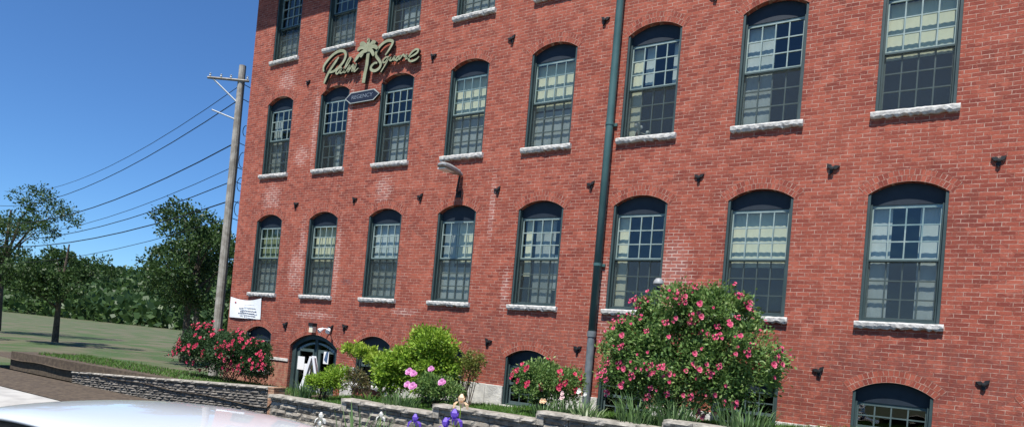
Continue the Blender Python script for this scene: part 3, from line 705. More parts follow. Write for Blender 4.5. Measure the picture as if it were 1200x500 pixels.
# ------------------------------------------------------------------ retaining walls
def rock(b, x0, x1, y0, y1, z0, z1, rs, jit=.012, mi=0):
    nx, nz = max(2, int((x1-x0)/.07)), max(2, int((z1-z0)/.05)); V = []; 
    for j in range(nz+1):
        for i in range(nx+1):
            ex = min(i, nx-i)/nx*2; ez = min(j, nz-j)/nz*2; bul = -.03*min(1, ex*2.2)*min(1, ez*2.2)
            V.append((x0+(x1-x0)*i/nx+(rs.uniform(-jit, jit) if 0 < i < nx else 0), y0+bul+rs.uniform(-jit, jit), z0+(z1-z0)*j/nz+(rs.uniform(-jit, jit)*.5 if 0 < j < nz else 0)))
    F = [(j*(nx+1)+i, j*(nx+1)+i+1, (j+1)*(nx+1)+i+1, (j+1)*(nx+1)+i) for j in range(nz) for i in range(nx)]
    o = len(V); V += [(x0, y1, z0), (x1, y1, z0), (x1, y1, z1), (x0, y1, z1)]
    tl, tr = nz*(nx+1), nz*(nx+1)+nx
    F += [tuple(range(nz*(nx+1), nz*(nx+1)+nx+1))+(o+2, o+3), tuple(range(nx, -1, -1))+(o, o+1)]
    F += [tuple(j*(nx+1) for j in range(nz, -1, -1))+(o, o+3), tuple(j*(nx+1)+nx for j in range(nz+1))+(o+2, o+1)]
    b.add(V, F, mi)
rw = thing('retaining_wall', (4.6, -3.2, G0), 'grey split stone garden wall stepping up to the right under flat cap stones', 'wall')
steps = [(4.62, 6.87, -2.50), (6.87, 9.22, -2.325), (9.22, 11.40, -2.15), (11.40, 13.55, -2.00), (13.55, 15.9, -1.86), (15.9, 20.5, -1.72)]
rs = random.Random(3)
core = MB()
for k, (a, c, zt) in enumerate(steps):
    b = MB(); z = G0-.05; row = 0; ztop = zt-.085
    while z < ztop-.03:
        hz = .15; z2 = min(z+hz, ztop)
        x = a+.004; first = True
        while x < c-.01:
            L = rs.uniform(.26, .46) if k else rs.uniform(.4, .7)
            if first and row % 2: L *= .5
            first = False; x2 = min(x+L, c-.004)
            if c-.004-x2 < .12: x2 = c-.004
            rock(b, x+.006, x2-.006, -.0+rs.uniform(-.015, .015), .18, z+.006-G0, z2-.006-G0, rs); x = x2
        z = z2; row += 1
    # shift to wall frame (origin 4.6,-3.2,G0)
    b.v = [(v[0]-4.6, v[1], v[2]) for v in b.v]
    b.build('blocks', 'stone', rw, recalc=False)
    core.box((a-4.6, .03, -.1), (c-4.6, .2, ztop-G0))
    b = MB(); x = a
    while x < c-.01:
        x2 = min(x+rs.uniform(.42, .62), c);  x2 = c if c-x2 < .2 else x2
        rock(b, x+.003-4.6, x2-.003-4.6, -.075+rs.uniform(-.008, .008), .26, ztop-G0, zt-G0+rs.uniform(-.006, .004), rs, .007); x = x2
    b.box((c-4.6-.02, -.05, ztop-G0-.0), (c-4.6+.13, .25, zt-G0+.10)) if k < 5 else None
    b.build('cap_stones', 'cap', rw, recalc=True)
core.build('joint_backing', 'mortar', rw)
lw = thing('stacked_stone_wall', (4.4, -3.05, G0), 'darker thin layered stone wall at far left below the red rose bush, ending in a tan brick pier', 'wall')
b = MB(); z = 0
while z < .73:
    hz = rs.choice((.05, .07, .09)); z2 = min(z+hz, .74); x = -9
    while x < -.02:
        x2 = min(x+rs.uniform(.15, .4), -.02); rock(b, x+.004, x2-.004, rs.uniform(-.02, .01), .16, z+.003, z2-.003, rs, .008); x = x2
    z = z2
b.build('stones', 'stone2', lw, recalc=False)
b = MB(); b.box((-9, .03, 0), (-.02, .2, .74)); b.build('joint_backing', 'mortar', lw)
b = MB(); x = -9
while x < -.01:
    x2 = min(x+rs.uniform(.4, .7), 0); rock(b, x+.003, x2-.003, -.05, .28, .74, .805, rs, .006); x = x2
b.build('cap_stones', 'cap', lw)
b = MB(); zz = 0
while zz < .75:
    b.box((.0, -.03, zz), (.105, .30, zz+.062)); b.box((.107, -.03, zz), (.20, .30, zz+.062)); zz += .07
b.box((0, -.04, .77), (.21, .31, .80)); b.build('pier', 'tan', lw, bevel=.005)
lw.rotation_euler = (0, R_(-3.2), 0); lw.location.z += .03

# ------------------------------------------------------------------ plants
def unit(n_):
    v = rng.normal(size=(n_, 3)); return v/np.linalg.norm(v, axis=1, keepdims=True)
def leaf_quads(Pn, out, size, ratio=.45, up=.25):
    n_ = len(Pn); d = out*.7+unit(n_)*.8+np.array([0, 0, up]); d /= np.linalg.norm(d, axis=1, keepdims=True)
    r_ = unit(n_); w_ = np.cross(d, r_); w_ /= np.linalg.norm(w_, axis=1, keepdims=True)+1e-9; nn = np.cross(d, w_)
    L = (size*rng.uniform(.6, 1.3, n_))[:, None]
    a = Pn; b_ = Pn+d*L*.5+w_*L*ratio*.5+nn*L*.08; c = Pn+d*L-nn*L*.05; e = Pn+d*L*.5-w_*L*ratio*.5+nn*L*.08
    V = np.stack([a, b_, c, e], 1).reshape(-1, 3); F = np.arange(4*n_).reshape(-1, 4); return V, F
def blob_points(blobs, n_, clumps=22, spread=.17, fill=.35):
    vol = np.array([b_[3]*b_[4]*b_[5] for b_ in blobs])**(2/3); cnt = (n_*vol/vol.sum()).astype(int); P_ = []; O = []
    for (cx, cy, cz, rx, ry, rz), k in zip(blobs, cnt):
        r3 = np.array((rx, ry, rz)); c3 = np.array((cx, cy, cz)); K = max(5, int(clumps*(rx*rz)**.5*1.6))
        cd = unit(K); cd[:, 2] = np.abs(cd[:, 2])*.9-.25*rng.random(K)*1.5; cc = cd*rng.uniform(.55, 1.0, (K, 1))
        idx = rng.integers(0, K, k); p = cc[idx]*r3+rng.normal(size=(k, 3))*spread*r3.mean()**.6*.55
        m_ = rng.random(k) < fill; q = unit(k)*(rng.random((k, 1))**.45)*r3*.9; p[m_] = q[m_]
        o_ = p/r3; o_ /= np.linalg.norm(o_, axis=1, keepdims=True)+1e-9
        P_.append(p+c3); O.append(o_)
    return np.vstack(P_), np.vstack(O)
def rosette(name, matl, R0=.06, petals=12, cup=.6):
    V = []; F = []
    for k in range(petals):
        t = k*2.4; lv = k/petals; r_ = R0*(.35+.65*lv); tilt = cup*(1-lv)+.15
        d = Vector((math.cos(t), math.sin(t), tilt)).normalized(); wv = Vector((-math.sin(t), math.cos(t), 0)); o = len(V); up = Vector((0, 0, 1))
        V += [wv*-.18*r_, wv*.18*r_, d*r_*.6+wv*.55*r_, d*r_+wv*.3*r_+up*r_*.1, d*r_-wv*.3*r_+up*r_*.1, d*r_*.6-wv*.55*r_]
        F += [(o, o+1, o+2, o+5), (o+5, o+2, o+3, o+4)]
    me = bpy.data.meshes.new(name); me.from_pydata([tuple(v) for v in V], [], F); me.materials.append(MAT[matl]); me.update(); return me
def place_flowers(root, me, pos, nrm, name='flower', smin=.8, smax=1.3):
    for p, d in zip(pos, nrm):
        o = bpy.data.objects.new(name, me); COL.objects.link(o); o.parent = root; o.location = p
        o.rotation_euler = Vector(d).to_track_quat('Z', 'Y').to_euler(); o.scale = (random.uniform(smin, smax),)*3
def stems(root, blobs, base, k, matl='twig', r0=.012, name='branch'):
    b = MB()
    for _ in range(k):
        bl = random.choice(blobs); t = unit(1)[0]*.75
        e = Vector((bl[0]+t[0]*bl[3], bl[1]+t[1]*bl[4], bl[2]+abs(t[2])*bl[5]*.8))
        s_ = Vector(base)+Vector((random.uniform(-.12, .12), random.uniform(-.08, .08), 0))
        m1 = s_.lerp(e, .4)+Vector((random.uniform(-.08, .08), random.uniform(-.08, .08), .15))
        b.tube([s_, m1, e], [r0, r0*.7, r0*.3], 5)
    return b.build(name, matl, root)
def bush(name, label, cat, base, blobs, n_, matl, size=.05, ratio=.5, flowers=None, group=None, nst=14, up=.25, clumps=22, spread=.17, fill=.35):
    root = thing(name, base, label, cat, group); bl = [(b_[0]-base[0], b_[1]-base[1], b_[2]-base[2], *b_[3:]) for b_ in blobs]
    Pn, O = blob_points(bl, n_, clumps, spread, fill)
    keep = Pn[:, 2] > .02; Pn, O = Pn[keep], O[keep]
    V, F = leaf_quads(Pn, O, size, ratio, up); npmesh('foliage', V, F, matl, root); stems(root, bl, (0, 0, 0), nst)
    if flowers:
        me, k = flowers[0], flowers[1]; hood = flowers[2] if len(flowers) > 2 else None
        q = Pn+O*.05; cand = np.where((O[:, 1] < -.25) | (O[:, 2] > .8))[0]
        sc_ = O[:, 1]*-1+O[:, 2]*.5+rng.random(len(O))*.6
        r2 = np.sum((O*1.0)**2, 1)
        # outermost points first: distance from nearest blob centre
        dist = np.min([np.linalg.norm((Pn-np.array(b_[:3]))/np.array(b_[3:]), axis=1) for b_ in bl], axis=0)
        cand = [i for i in cand if dist[i] > .8 and Pn[i][2] > .12] or list(cand)
        rng.shuffle(cand); sel = []
        for i in cand:
            if all(np.linalg.norm(q[i]-q[j]) > .08 for j in sel): sel.append(i)
            if len(sel) >= k+(70 if k == 100 else 0): break
        extra = sel[k:]; sel = sel[:k]
        if extra:                      # the countless small buds and half open blooms between the counted ones
            V = []; F = []
            for i in extra:
                rt = Vector(O[i]+np.array((.25, -.8, .4))).to_track_quat('Z', 'Y').to_matrix(); sc1 = random.uniform(.45, .75); o = len(V)
                V += [tuple(rt @ (v.co*sc1)+Vector(q[i])) for v in me.vertices]; F += [[a+o for a in p.vertices] for p in me.polygons]
            m2 = bpy.data.meshes.new('buds'); m2.from_pydata(V, [], F); m2.materials.append(me.materials[0]); bo = bpy.data.objects.new('buds', m2); COL.objects.link(bo); bo.parent = root; bo['kind'] = 'stuff'
        dirs = [O[i]+np.array((.25, -.8, .4)) for i in sel]; h1 = [i for n_i, i in enumerate(sel) if n_i % 2]; h2 = [i for n_i, i in enumerate(sel) if not n_i % 2]
        dd = dict(zip(sel, dirs)); place_flowers(root, me, [q[i] for i in h1], [dd[i] for i in h1]); place_flowers(root, CLUSTER[me.name] if me.name in CLUSTER else me, [q[i] for i in h2], [dd[i] for i in h2], 'flower_cluster', .7, 1.05)
    return root
def blades(n_, rad, h, wdt, droop=.6, seed=0, seg=5):
    rr = np.random.default_rng(seed); V = []; F = []
    for k in range(n_):
        a = rr.uniform(0, 2*math.pi); r_ = rad*rr.random()**.5*.45; b0 = np.array((r_*math.cos(a), r_*math.sin(a), 0)); a2 = a+rr.normal()*.5
        L = h*rr.uniform(.6, 1.15); dr = droop*rr.uniform(.3, 1.3); dirh = np.array((math.cos(a2), math.sin(a2), 0)); wv = np.array((-math.sin(a2), math.cos(a2), 0))*wdt*.5*rr.uniform(.7, 1.2)
        o = len(V); p = b0.copy(); th = rr.uniform(.05, .4)
        for s in range(seg+1):
            t = s/seg; ww = wv*(1-t**2.2)+wv*.03; V += [p-ww, p+ww]
            ang = th+dr*2.2*t*t; p = p+(dirh*math.sin(ang)+np.array((0, 0, math.cos(ang))))*L/seg
        F += [(o+2*s, o+2*s+1, o+2*s+3, o+2*s+2) for s in range(seg)]
    return np.array(V), np.array(F)
def clump(name, label, cat, loc, n_, rad, h, wdt, matl, droop=.6, seed=0, group=None):
    r = thing(name, loc, label, cat, group); V, F = blades(n_, rad, h, wdt, droop, seed); npmesh('leaves', V, F, matl, r); return r

CLUSTER = {}
def cluster(me, k, rad):
    V = []; F = []; v0 = [v.co.copy() for v in me.vertices]; f0 = [list(p.vertices) for p in me.polygons]
    for j in range(k):
        a = j*2.4; off = Vector((math.cos(a)*rad*(.6+.4*j/k), math.sin(a)*rad*(.6+.4*j/k), random.uniform(-.02, .02))); sc1 = random.uniform(.6, .95); rt = Matrix.Rotation(random.uniform(-.6, .6), 3, 'X') @ Matrix.Rotation(random.uniform(-.6, .6), 3, 'Y')
        o = len(V); V += [tuple(rt @ (v*sc1)+off) for v in v0]; F += [[i+o for i in f] for f in f0]
    m2 = bpy.data.meshes.new(me.name+'_cluster'); m2.from_pydata(V, [], F); m2.materials.append(me.materials[0]); CLUSTER[me.name] = m2
pink = rosette('rose_bloom', 'pt_pink', .050); red = rosette('rose_bloom_red', 'pt_red', .058); peony = rosette('peony_bloom', 'pt_peony', .092, 22, .9)
cluster(pink, 4, .062); cluster(red, 4, .06)

bush('rose_bush', 'red flowering rose bush at far left, behind the layered stone wall', 'bush', (1.0, -1.6, -2.60),
     [(.9, -1.6, -1.80, 1.05, .7, .68), (1.75, -1.6, -1.90, .75, .55, .58), (-.3, -1.6, -1.8, 1.1, .7, .75), (2.2, -1.7, -2.1, .5, .4, .45)], 24000, 'lf_dark', .07, .6, (red, 100))
bush('rose_bush', 'big pink flowering rose bush on the right, reaching up to a first floor window', 'bush', (13.3, -2.0, gz(13.3, -2)),
     [(13.2, -2.0, -.95, 1.15, .75, 1.0), (12.55, -2.0, -.75, .65, .6, .65), (13.25, -2.0, -.15, .75, .6, .55), (13.85, -2.0, -.1, .6, .6, .55), (14.2, -2, -.9, .8, .7, .95), (12.5, -2.0, -1.3, .6, .6, .5), (13.4, -2.0, -1.3, 1.1, .7, .7)], 52000, 'lf_rose', .07, .5, (pink, 100), nst=30, fill=.38, spread=.15)
bush('rose_bush', 'low rose bush with deep red blooms, left of the drainpipe foot', 'bush', (10.6, -1.5, gz(10.6, -1.5)),
     [(10.45, -1.5, -1.55, .58, .45, .46), (11.0, -1.5, -1.62, .50, .4, .40), (10.2, -1.5, -1.55, .3, .3, .3), (10.6, -1.5, -1.8, .65, .4, .35)], 12000, 'lf_rose', .06, .5, (red, 20), nst=14)
bush('shrub', 'tall rounded bright green shrub at the centre of the bed', 'shrub', (7.5, -1.2, gz(7.5, -1.2)),
     [(7.55, -1.2, -1.12, .62, .5, .48), (7.3, -1.2, -1.55, .5, .45, .45), (7.75, -1.2, -1.5, .4, .45, .45), (7.4, -1.25, -1.95, .6, .45, .35)], 14000, 'lf_green', .085, .42, nst=16, fill=.28, spread=.24)
bush('shrub', 'lower green shrub with long leaves just left of the tallest shrub', 'shrub', (6.65, -1.5, gz(6.65, -1.5)),
     [(6.6, -1.5, -1.75, .48, .45, .45), (6.85, -1.45, -1.45, .35, .35, .3), (6.65, -1.5, -2.0, .5, .45, .35)], 8500, 'lf_green', .095, .42, nst=12, fill=.25)
bush('shrub', 'lime yellow shrub with branches arching across the basement window beside the door', 'shrub', (5.7, -1.2, gz(5.7, -1.2)),
     [(5.55, -1.2, -1.42, .38, .35, .17), (5.1, -1.2, -1.38, .32, .3, .13), (5.95, -1.25, -1.55, .3, .3, .2)], 4000, 'lf_lime', .085, .5, nst=16, fill=.3)
bush('shrub', 'thin yellow green twiggy shrub at the right edge of the shrub group', 'shrub', (8.4, -1.0, gz(8.4, -1)),
     [(8.35, -1.0, -1.6, .38, .3, .42), (8.55, -1.0, -1.3, .24, .2, .24)], 2200, 'lf_olive', .06, .4, nst=16, fill=.4)
bush('shrub', 'yellow green leafy perennial in front of the arched door', 'shrub', (5.2, -2.2, gz(5.2, -2.2)),
     [(5.15, -2.2, -2.20, .42, .35, .30), (5.6, -2.2, -2.05, .38, .35, .38)], 5200, 'lf_green', .07, .4, nst=12, fill=.3)
bush('shrub', 'small bronze leaved shrub between the arched door and the basement window', 'shrub', (6.1, -2.1, gz(6.1, -2.1)),
     [(6.15, -2.1, -2.05, .28, .28, .36)], 1200, 'lf_brown', .06, .45, nst=9, fill=.35)
pb = bush('peony', 'pink flowering peony in front of the tall green shrub', 'flower', (8.35, -2.1, gz(8.35, -2.1)),
     [(8.3, -2.1, -1.95, .48, .35, .32), (8.75, -2.1, -2.0, .35, .3, .26)], 3600, 'lf_rose', .075, .4, nst=14, fill=.3)
g_ = gz(8.35, -2.1)
place_flowers(pb, peony, [(-.42, -.35, -1.67-g_), (-.30, -.35, -1.70-g_), (-.38, -.42, -1.93-g_), (-.24, -.42, -1.95-g_), (.12, -.33, -1.56-g_), (.42, -.33, -1.80-g_)], [(.3, -1, .6)]*6, smin=.8, smax=1.1)
# shadow-side filler plants between peony and the wall
clump('daylily', 'grassy daylily clump below the pink peony, just behind the cap stones', 'plant', (8.0, -2.75, gz(8, -2.75)), 150, .8, .42, .022, 'lf_iris', .75, 1)
clump('daylily', 'grassy daylily clump below the lower green shrub', 'plant', (7.1, -2.65, gz(7.1, -2.65)), 110, .7, .34, .02, 'grass', .8, 2)
clump('iris', 'upright blade leaved clump left of the arched door plants, beside the tan pier', 'plant', (4.85, -2.5, gz(4.85, -2.5)), 70, .45, .5, .034, 'lf_iris', .5, 3)
clump('daylily', 'pale drooping strap leaved clump under the big pink rose bush', 'plant', (12.15, -2.85, gz(12.15, -2.85)), 70, .5, .45, .03, 'lf_pale', 1.0, 4)
clump('daylily', 'large arching strap leaved clump at the lower right below the big rose bush', 'plant', (12.95, -2.8, gz(12.95, -2.8)), 120, .7, .62, .026, 'lf_iris', .75, 5)
clump('daylily', 'striped green strap leaved clump at the right edge of the bed', 'plant', (13.55, -2.7, gz(13.55, -2.7)), 120, .6, .62, .026, 'lf_iris', .55, 6)
clump('daylily', 'strap leaved clump right of the right edge clump along the cap stones', 'plant', (14.6, -2.7, gz(14.6, -2.7)), 120, .8, .6, .026, 'lf_iris', .6, 16)
for (x, y, hh, sd_, pm, lb) in ((11.35, -2.2, .48, 7, 'pt_blush', 'lily clump with blush flowers left of the drainpipe foot'), (11.75, -2.3, .50, 8, 'pt_white', 'lily clump with one white bloom right of the drainpipe foot'), (11.05, -2.4, .36, 9, 'pt_peach', 'short lily clump with a peach bloom right of the low red rose bush')):
    c = clump('lily', lb, 'flower', (x, y, gz(x, y)), 60, .4, hh, .03, 'lf_iris', .45, sd_)
    me = rosette('lily_bloom', pm, .055, 8, 1.0); place_flowers(c, me, [(random.uniform(-.12, .12), -.1, hh+random.uniform(-.02, .08)) for _ in range(2)], [(.2, -1, .4)]*2)
# ground cover mats (uncountable)
def mat_of_blades(name, label, x0, x1, y0, y1, n_, h, fz, matl='grass', keepf=None):
    x = rng.uniform(x0, x1, n_); y = rng.uniform(y0, y1, n_)
    if keepf is not None: k = keepf(x, y); x, y = x[k], y[k]
    n_ = len(x); z = np.array([fz(a, b_) for a, b_ in zip(x, y)]); P_ = np.stack([x, y, z], 1); a = rng.uniform(0, 2*math.pi, n_); wv = np.stack([np.cos(a), np.sin(a), 0*a], 1)*.009
    hh = h*rng.uniform(.5, 1.4, n_)*(.7+.6*(np.sin(x*3.1)*np.cos(y*4.3+x)*.5+.5)); lean = np.stack([rng.normal(size=n_)*.5, rng.normal(size=n_)*.5, np.ones(n_)], 1)*hh[:, None]
    V = np.stack([P_-wv, P_+wv, P_+lean*.6+wv*.8, P_+lean], 1).reshape(-1, 3); o = npmesh(name, V, np.arange(4*n_).reshape(-1, 4), matl); return tag(o, label, 'ground cover', kind='stuff')
mat_of_blades('ground_cover', 'dense low green ground cover filling the bed behind the cap stones', 4.65, 20, -3.0, -.1, 52000, .085, gz)
mat_of_blades('grass', 'thin weeds in the strip at the foot of the stone wall', 3, 18, -5.4, -3.35, 9000, .07, lambda x, y: G0+.03)
mat_of_blades('grass', 'sparse grass on the raised bed at far left', -8, 4.3, -2.7, -1.0, 7000, .07, lambda x, y: -2.60)

# irises in the strip in front of the wall
def iris(loc, h, petal, label, leaves=16, seed=0, lh=None, lab_group=None, nf=1, sc_=1.):
    r = thing('iris', loc, label, 'flower', lab_group); V, F = blades(leaves, .22, lh or h*.75, .032, .22, seed); npmesh('leaves', V, F, 'lf_iris', r)
    rr = random.Random(seed)
    for k in range(nf):
        ox, oy, hz = rr.uniform(-.05, .05)*k*2, rr.uniform(-.05, .05), h-.14*k
        b = MB(); b.tube([(0, 0, 0), (ox*.5, oy*.5, hz*.5), (ox, oy, hz-.02)], .007, 5); b.build('stem', 'lf_green', r)
        V = []; F = []
        for j in range(6):
            t = j*math.pi/3; d = Vector((math.cos(t), math.sin(t), 0)); wv = Vector((-math.sin(t), math.cos(t), 0)); o = len(V)
            if j % 2: prof = [(0, 0, .012), (.03, .035, .028), (.04, .08, .034), (.012, .13, .012)]
            else: prof = [(0, 0, .010), (.06, .018, .024), (.10, -.015, .042), (.115, -.08, .022)]
            for (a, z_, ww) in prof: V += [d*a*sc_-wv*ww*sc_+Vector((0, 0, z_*sc_)), d*a*sc_+wv*ww*sc_+Vector((0, 0, z_*sc_))]
            F += [(o+2*i, o+2*i+1, o+2*i+3, o+2*i+2) for i in range(3)]
        me = bpy.data.meshes.new('iris_bloom'); me.from_pydata([tuple(Vector(v)+Vector((ox, oy, hz))) for v in V], [], F); me.materials.append(MAT[petal]); me.update()
        o = bpy.data.objects.new('bloom', me); COL.objects.link(o); o.parent = r
    return r
zf = G0+.03
iris((10.16, -5.0, zf), .88, 'pt_purple', 'purple iris in front of the stone wall, left one of the two purple ones', 10, 1, .6, nf=1, sc_=1.0)
iris((10.90, -5.0, zf), 1.02, 'pt_purple', 'tallest purple iris in front of the stone wall, right below the peach iris', 10, 2, .6, nf=2, sc_=1.25)
iris((10.86, -4.75, zf), 1.26, 'pt_peach', 'peach coloured iris rising above the cap stones of the wall', 6, 3, .4, sc_=1.1)
iris((8.15, -5.0, zf), .66, 'pt_white', 'white iris close to the roof of the white car', 12, 4, .36, nf=2, sc_=.9)
iris((9.45, -5.0, zf), .86, 'pt_white', 'cream iris on a thin stem among tall blade leaves before the wall', 10, 6, .45, sc_=.7)
clump('iris', 'tall dark blade leaves without flowers before the stone wall', 'plant', (8.95, -5.0, zf), 34, .55, .98, .045, 'lf_iris', .25, 12)
clump('iris', 'blade leaves leaning right before the stone wall, between the cream and purple irises', 'plant', (9.35, -4.9, zf), 18, .35, .85, .04, 'lf_iris', .3, 13)

# dark globe lamp showing over the rose bush
gl = thing('garden_lamp', (12.55, -1.1, gz(12.5, -1.1)), 'grey dome lamp peeking over the top of the big rose bush', 'lamp')
zt = .50-gz(12.5, -1.1)
b = MB(); b.tube([(0, 0, 0), (0, 0, zt-.1)], .03, 10); b.build('post', 'iron', gl)
b = MB(); b.lathe([(0, .09), (.05, .08), (.085, .04), (.10, -.01), (.10, -.03), (.03, -.04), (0, -.04)], (0, 0, zt-.04), 18); b.build('lamp_shade', 'lampgrey', gl, smooth=True)

# ------------------------------------------------------------------ utility pole
up_ = thing('utility_pole', (-7.2, 3.7, G0), 'weathered wooden utility pole with cross arm and looping cables left of the mill', 'utility pole')
b = MB(); b.tube([(0, 0, 0), (0, 0, 6), (0, 0, 12.75)], [.19, .17, .14], 12); b.build('pole', 'wood', up_, smooth=False)
dirx = Vector((.82, .57, 0)); b = MB()
c = Vector((0, -.16, 12.1)); b.tube([c-dirx*1.25, c+dirx*.45], .055, 4); b.build('cross_arm', 'wood', up_)
b = MB(); b.tube([c-dirx*1.0+Vector((0, 0, -.05)), Vector((0, -.1, 11.2))], .03, 4); b.tube([c-dirx*.95+Vector((0, 0, -1.3)), Vector((0, -.1, 10.5))], .03, 4); b.build('brace', 'porcelain', up_)
for k in (-1.15, -.7, -.3, .38):
    b = MB(); b.lathe([(.02, 0), (.05, .04), (.03, .08), (.05, .12), (0, .15)], tuple(c+dirx*k+Vector((0, 0, .05))), 8); b.build('insulator', 'porcelain', up_)
b = MB()
for q, zz in enumerate((12.0, 11.4, 9.6, 8.6, 8.0, 7.2, 6.5)):       # cables running down the street away from the mill
    p0 = Vector((.1, .0, zz)); p1 = Vector((-45, 9-q, zz+random.uniform(-1, .5)))
    b.tube([p0.lerp(p1, t)+Vector((0, 0, -6*t*(1-t))) for t in [k/14 for k in range(15)]], .014+.006*(q % 3), 5)
    p1 = Vector((3.5+q*.1, 40, zz-.6)); b.tube([p0.lerp(p1, t)+Vector((0, 0, -5*t*(1-t))) for t in [k/14 for k in range(15)]], .016, 5)
for (z_, rr_) in ((8.9, .32), (7.9, .28), (10.1, .22), (6.9, .3)):      # coiled slack
    b.tube([Vector((.1, .1, z_))+dirx*(.22+rr_*.5*math.cos(t))+Vector((0, 0, rr_*math.sin(t))) for t in [k*2*math.pi/14 for k in range(15)]], .016, 5)
b.tube([(.2, -.05, 12.), (.26, .0, 9), (.22, 0, 6), (.22, 0, 1)], .03, 6)
b.build('cables', 'cable', up_)

# ------------------------------------------------------------------ trees
def tree(loc, h, cr_, label, n_=5000, size=.28, seed=0, group=None):
    rr = random.Random(seed); r = thing('tree', loc, label, 'tree', group)
    b = MB(); b.tube([(0, 0, 0), (rr.uniform(-.2, .2), 0, h*.3), (rr.uniform(-.4, .4), rr.uniform(-.3, .3), h*.8)], [h*.028, h*.02, h*.006], 8)
    bl = []
    for k in range(13):
        a = rr.uniform(0, 6.28); q = rr.uniform(.15, .8)*cr_; z = h*rr.uniform(.38, .9); q *= (1.15-abs(z/h-.55)*1.1); R1 = cr_*rr.uniform(.3, .5)
        bl.append((q*math.cos(a), q*math.sin(a), z, R1, R1, R1*.75)); b.tube([(0, 0, h*rr.uniform(.25, .5)), (q*.5*math.cos(a), q*.5*math.sin(a), z*.85), bl[-1][:3]], [h*.01, h*.006, .02], 5)
    b.build('trunk', 'bark', r); Pn, O = blob_points(bl, n_, 14, .22, .25); V, F = leaf_quads(Pn, O, size, .6, .1); npmesh('crown', V, F, 'tree', r); return r
tree((-15, 7.5, G0), 8.2, 3.2, 'leafy green tree low behind the utility pole at the left edge', 13000, .17, 1)
TL = ['rounded green tree nearest the pole among the far trees', 'low broad tree just left of the tree nearest the pole', 'tree standing closest to the road among the far trees', 'tall tree behind the low broad one', 'small tree at the far left end near the road', 'tree half hidden behind the corner of the mill', 'very tall tree at the back of the far trees', 'spreading tree at the left edge across the road end']
for k, (x, y, h_, c_) in enumerate(((-24, 14, 9, 3.6), (-30, 8, 8, 3.4), (-34, 0, 9.5, 4), (-44, 10, 12, 5), (-48, -6, 10, 4.5), (-20, 24, 10, 4), (-60, 2, 13, 6), (-58, -14, 12, 5.5))):
    tree((x, y, G0), h_, c_, TL[k], 11000, .20, 10+k)
tree((-17, -17, G0), 15, 5.5, 'tall green tree across the street mirrored in the left windows', 9000, .34, 40)
tree((-30, -20, G0), 16, 6, 'broad green tree across the street further left, mirrored in the lower windows', 7000, .4, 41)

hx = rng.uniform(-420, 60, 130000); hy = rng.uniform(72, 240, 130000)
def hz_(x, y): return G0-1+26*np.sin(np.pi*np.minimum(1, (y-70)/180)/2)*(.6+.4*np.sin((x+420)/520*60*.35)+.1*np.sin((x+420)/520*60*1.3))
hp = np.stack([hx, hy, hz_(hx, hy)+rng.uniform(0, 6, 130000)], 1)
V, F = leaf_quads(hp, unit(130000), 1.9, .8, .3); tag(npmesh('forest', V, F, 'tree'), 'distant mass of woodland covering the low hill at far left', 'woodland', kind='stuff')
# ------------------------------------------------------------------ white car (its roof shows at the lower left)
car = thing('parked_car', (13.5, -11.0, -3.31), 'white car whose smooth pale roof shows at the lower left corner', 'car')
car.scale = (1.12,)*3
def loft(rings, name, matl, closed=True, sub=1, parent=car):
    b = MB(); n = len(rings[0]); V = [v for r_ in rings for v in r_]
    F = [(i*n+k, i*n+(k+1) % n, (i+1)*n+(k+1) % n, (i+1)*n+k) for i in range(len(rings)-1) for k in range(n)]
    F += [tuple(range(n-1, -1, -1)), tuple(range((len(rings)-1)*n, len(rings)*n))]
    b.add(V, F); o = b.build(name, matl, parent, smooth=True)
    if sub: m_ = o.modifiers.new('sub', 'SUBSURF'); m_.levels = sub; m_.render_levels = sub+1
    return o
def bring(x, hw, zt, zb=.22, crown=.03):
    return [(x, -hw*.92, zb), (x, -hw, zb+.18), (x, -hw, zt-.28), (x, -hw*.95, zt-.10), (x, -hw*.80, zt-.01), (x, 0, zt+crown), (x, hw*.80, zt-.01), (x, hw*.95, zt-.10), (x, hw, zt-.28), (x, hw, zb+.18), (x, hw*.92, zb)]
loft([bring(-2.42, .72, .80, .35), bring(-2.36, .82, .92, .28), bring(-2.0, .90, 1.0), bring(-1.2, .92, 1.02), bring(0, .92, 1.0), bring(.9, .92, 1.0), bring(1.5, .90, .98), bring(2.05, .86, .90), bring(2.32, .74, .76, .26), bring(2.38, .6, .62, .35)], 'body', 'car')
def gring(x, hb, ht, zb, zt): return [(x, -hb, zb), (x, -(hb+ht)/2, (zb+zt)/2+.03), (x, -ht, zt-.05), (x, -ht*.75, zt-.005), (x, 0, zt+.015), (x, ht*.75, zt-.005), (x, ht, zt-.05), (x, (hb+ht)/2, (zb+zt)/2+.03), (x, hb, zb)]
loft([gring(-2.15, .74, .66, .93, 1.02), gring(-1.75, .78, .62, .93, 1.30), gring(-1.2, .82, .63, .93, 1.485), gring(-.4, .84, .65, .93, 1.515), gring(.3, .84, .63, .93, 1.47), gring(.85, .82, .62, .93, 1.22), gring(1.3, .78, .66, .93, 1.0)], 'window_glass', 'carglass')
def rr_(x, hw, z): return [(x, -hw, z-.075), (x, -hw*.93, z-.03), (x, -hw*.6, z), (x, 0, z+.018), (x, hw*.6, z), (x, hw*.93, z-.03), (x, hw, z-.075), (x, hw*.9, z-.10), (x, 0, z-.06), (x, -hw*.9, z-.10)]
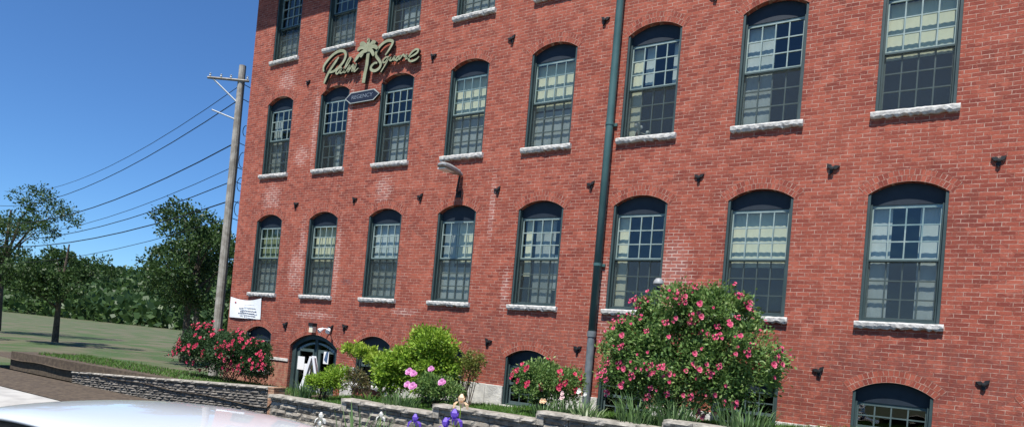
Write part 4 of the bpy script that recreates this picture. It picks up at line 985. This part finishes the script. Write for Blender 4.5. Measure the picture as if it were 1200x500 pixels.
loft([rr_(-1.62, .60, 1.42), rr_(-1.45, .645, 1.475), rr_(-1.0, .665, 1.53), rr_(-.4, .675, 1.55), rr_(.1, .665, 1.535), rr_(.42, .645, 1.485), rr_(.56, .62, 1.435)], 'roof', 'car', sub=2)
for s in (-1, 1):
    for (a, c_, nm) in (((1.22, s*.76, .98), (.45, s*.56, 1.40), 'pillar'), ((-.35, s*.85, .98), (-.42, s*.60, 1.42), 'pillar'), ((-2.05, s*.76, .98), (-1.5, s*.55, 1.38), 'pillar')):
        b = MB(); b.tube([a, Vector(a).lerp(Vector(c_), .5)+Vector((.0, s*.03, .02)), c_], .04, 6); b.build(nm, 'car', car)
    b = MB(); b.lathe([(0, -.1), (.06, -.09), (.085, 0), (.06, .09), (0, .1)], (.95, s*1.0, 1.05), 10, ax='y'); b.build('mirror', 'car', car, smooth=True)
    b = MB(); b.box((2.12, s*.62-.14, .62), (2.33, s*.62+.14, .76)); b.build('headlight', 'lens', car, bevel=.03)
    b = MB(); b.box((-2.44, s*.62-.13, .70), (-2.3, s*.62+.13, .88)); b.build('taillight', 'redlens', car, bevel=.03)
    for xh in (.25, -.75): b = MB(); b.box((xh, s*.925-.02, .80), (xh+.16, s*.925+.02, .83)); b.build('door_handle', 'alloy', car, bevel=.006)
    for xw in (-1.45, 1.42):
        b = MB(); b.lathe([(.20, -.10), (.30, -.105), (.33, -.06), (.33, .06), (.30, .105), (.20, .10)], (0, 0, 0), 28, ax='y'); wh = b.build('wheel', 'rubber', car, (xw, s*.84, .33), smooth=True)
        b = MB(); b.lathe([(0, s*.07), (.06, s*.075), (.07, s*.05), (.19, s*.04), (.205, s*.085), (.205, -s*.08)], (0, 0, 0), 24, ax='y')
        for k in range(5): a = k*1.2566; b.tube([(.05*math.cos(a), s*.07, .05*math.sin(a)), (.19*math.cos(a), s*.08, .19*math.sin(a))], .02, 5)
        b.build('rim', 'alloy', wh)
b = MB(); b.box((2.3, -.35, .42), (2.385, .35, .58)); b.build('grille', 'blacktrim', car, bevel=.02)
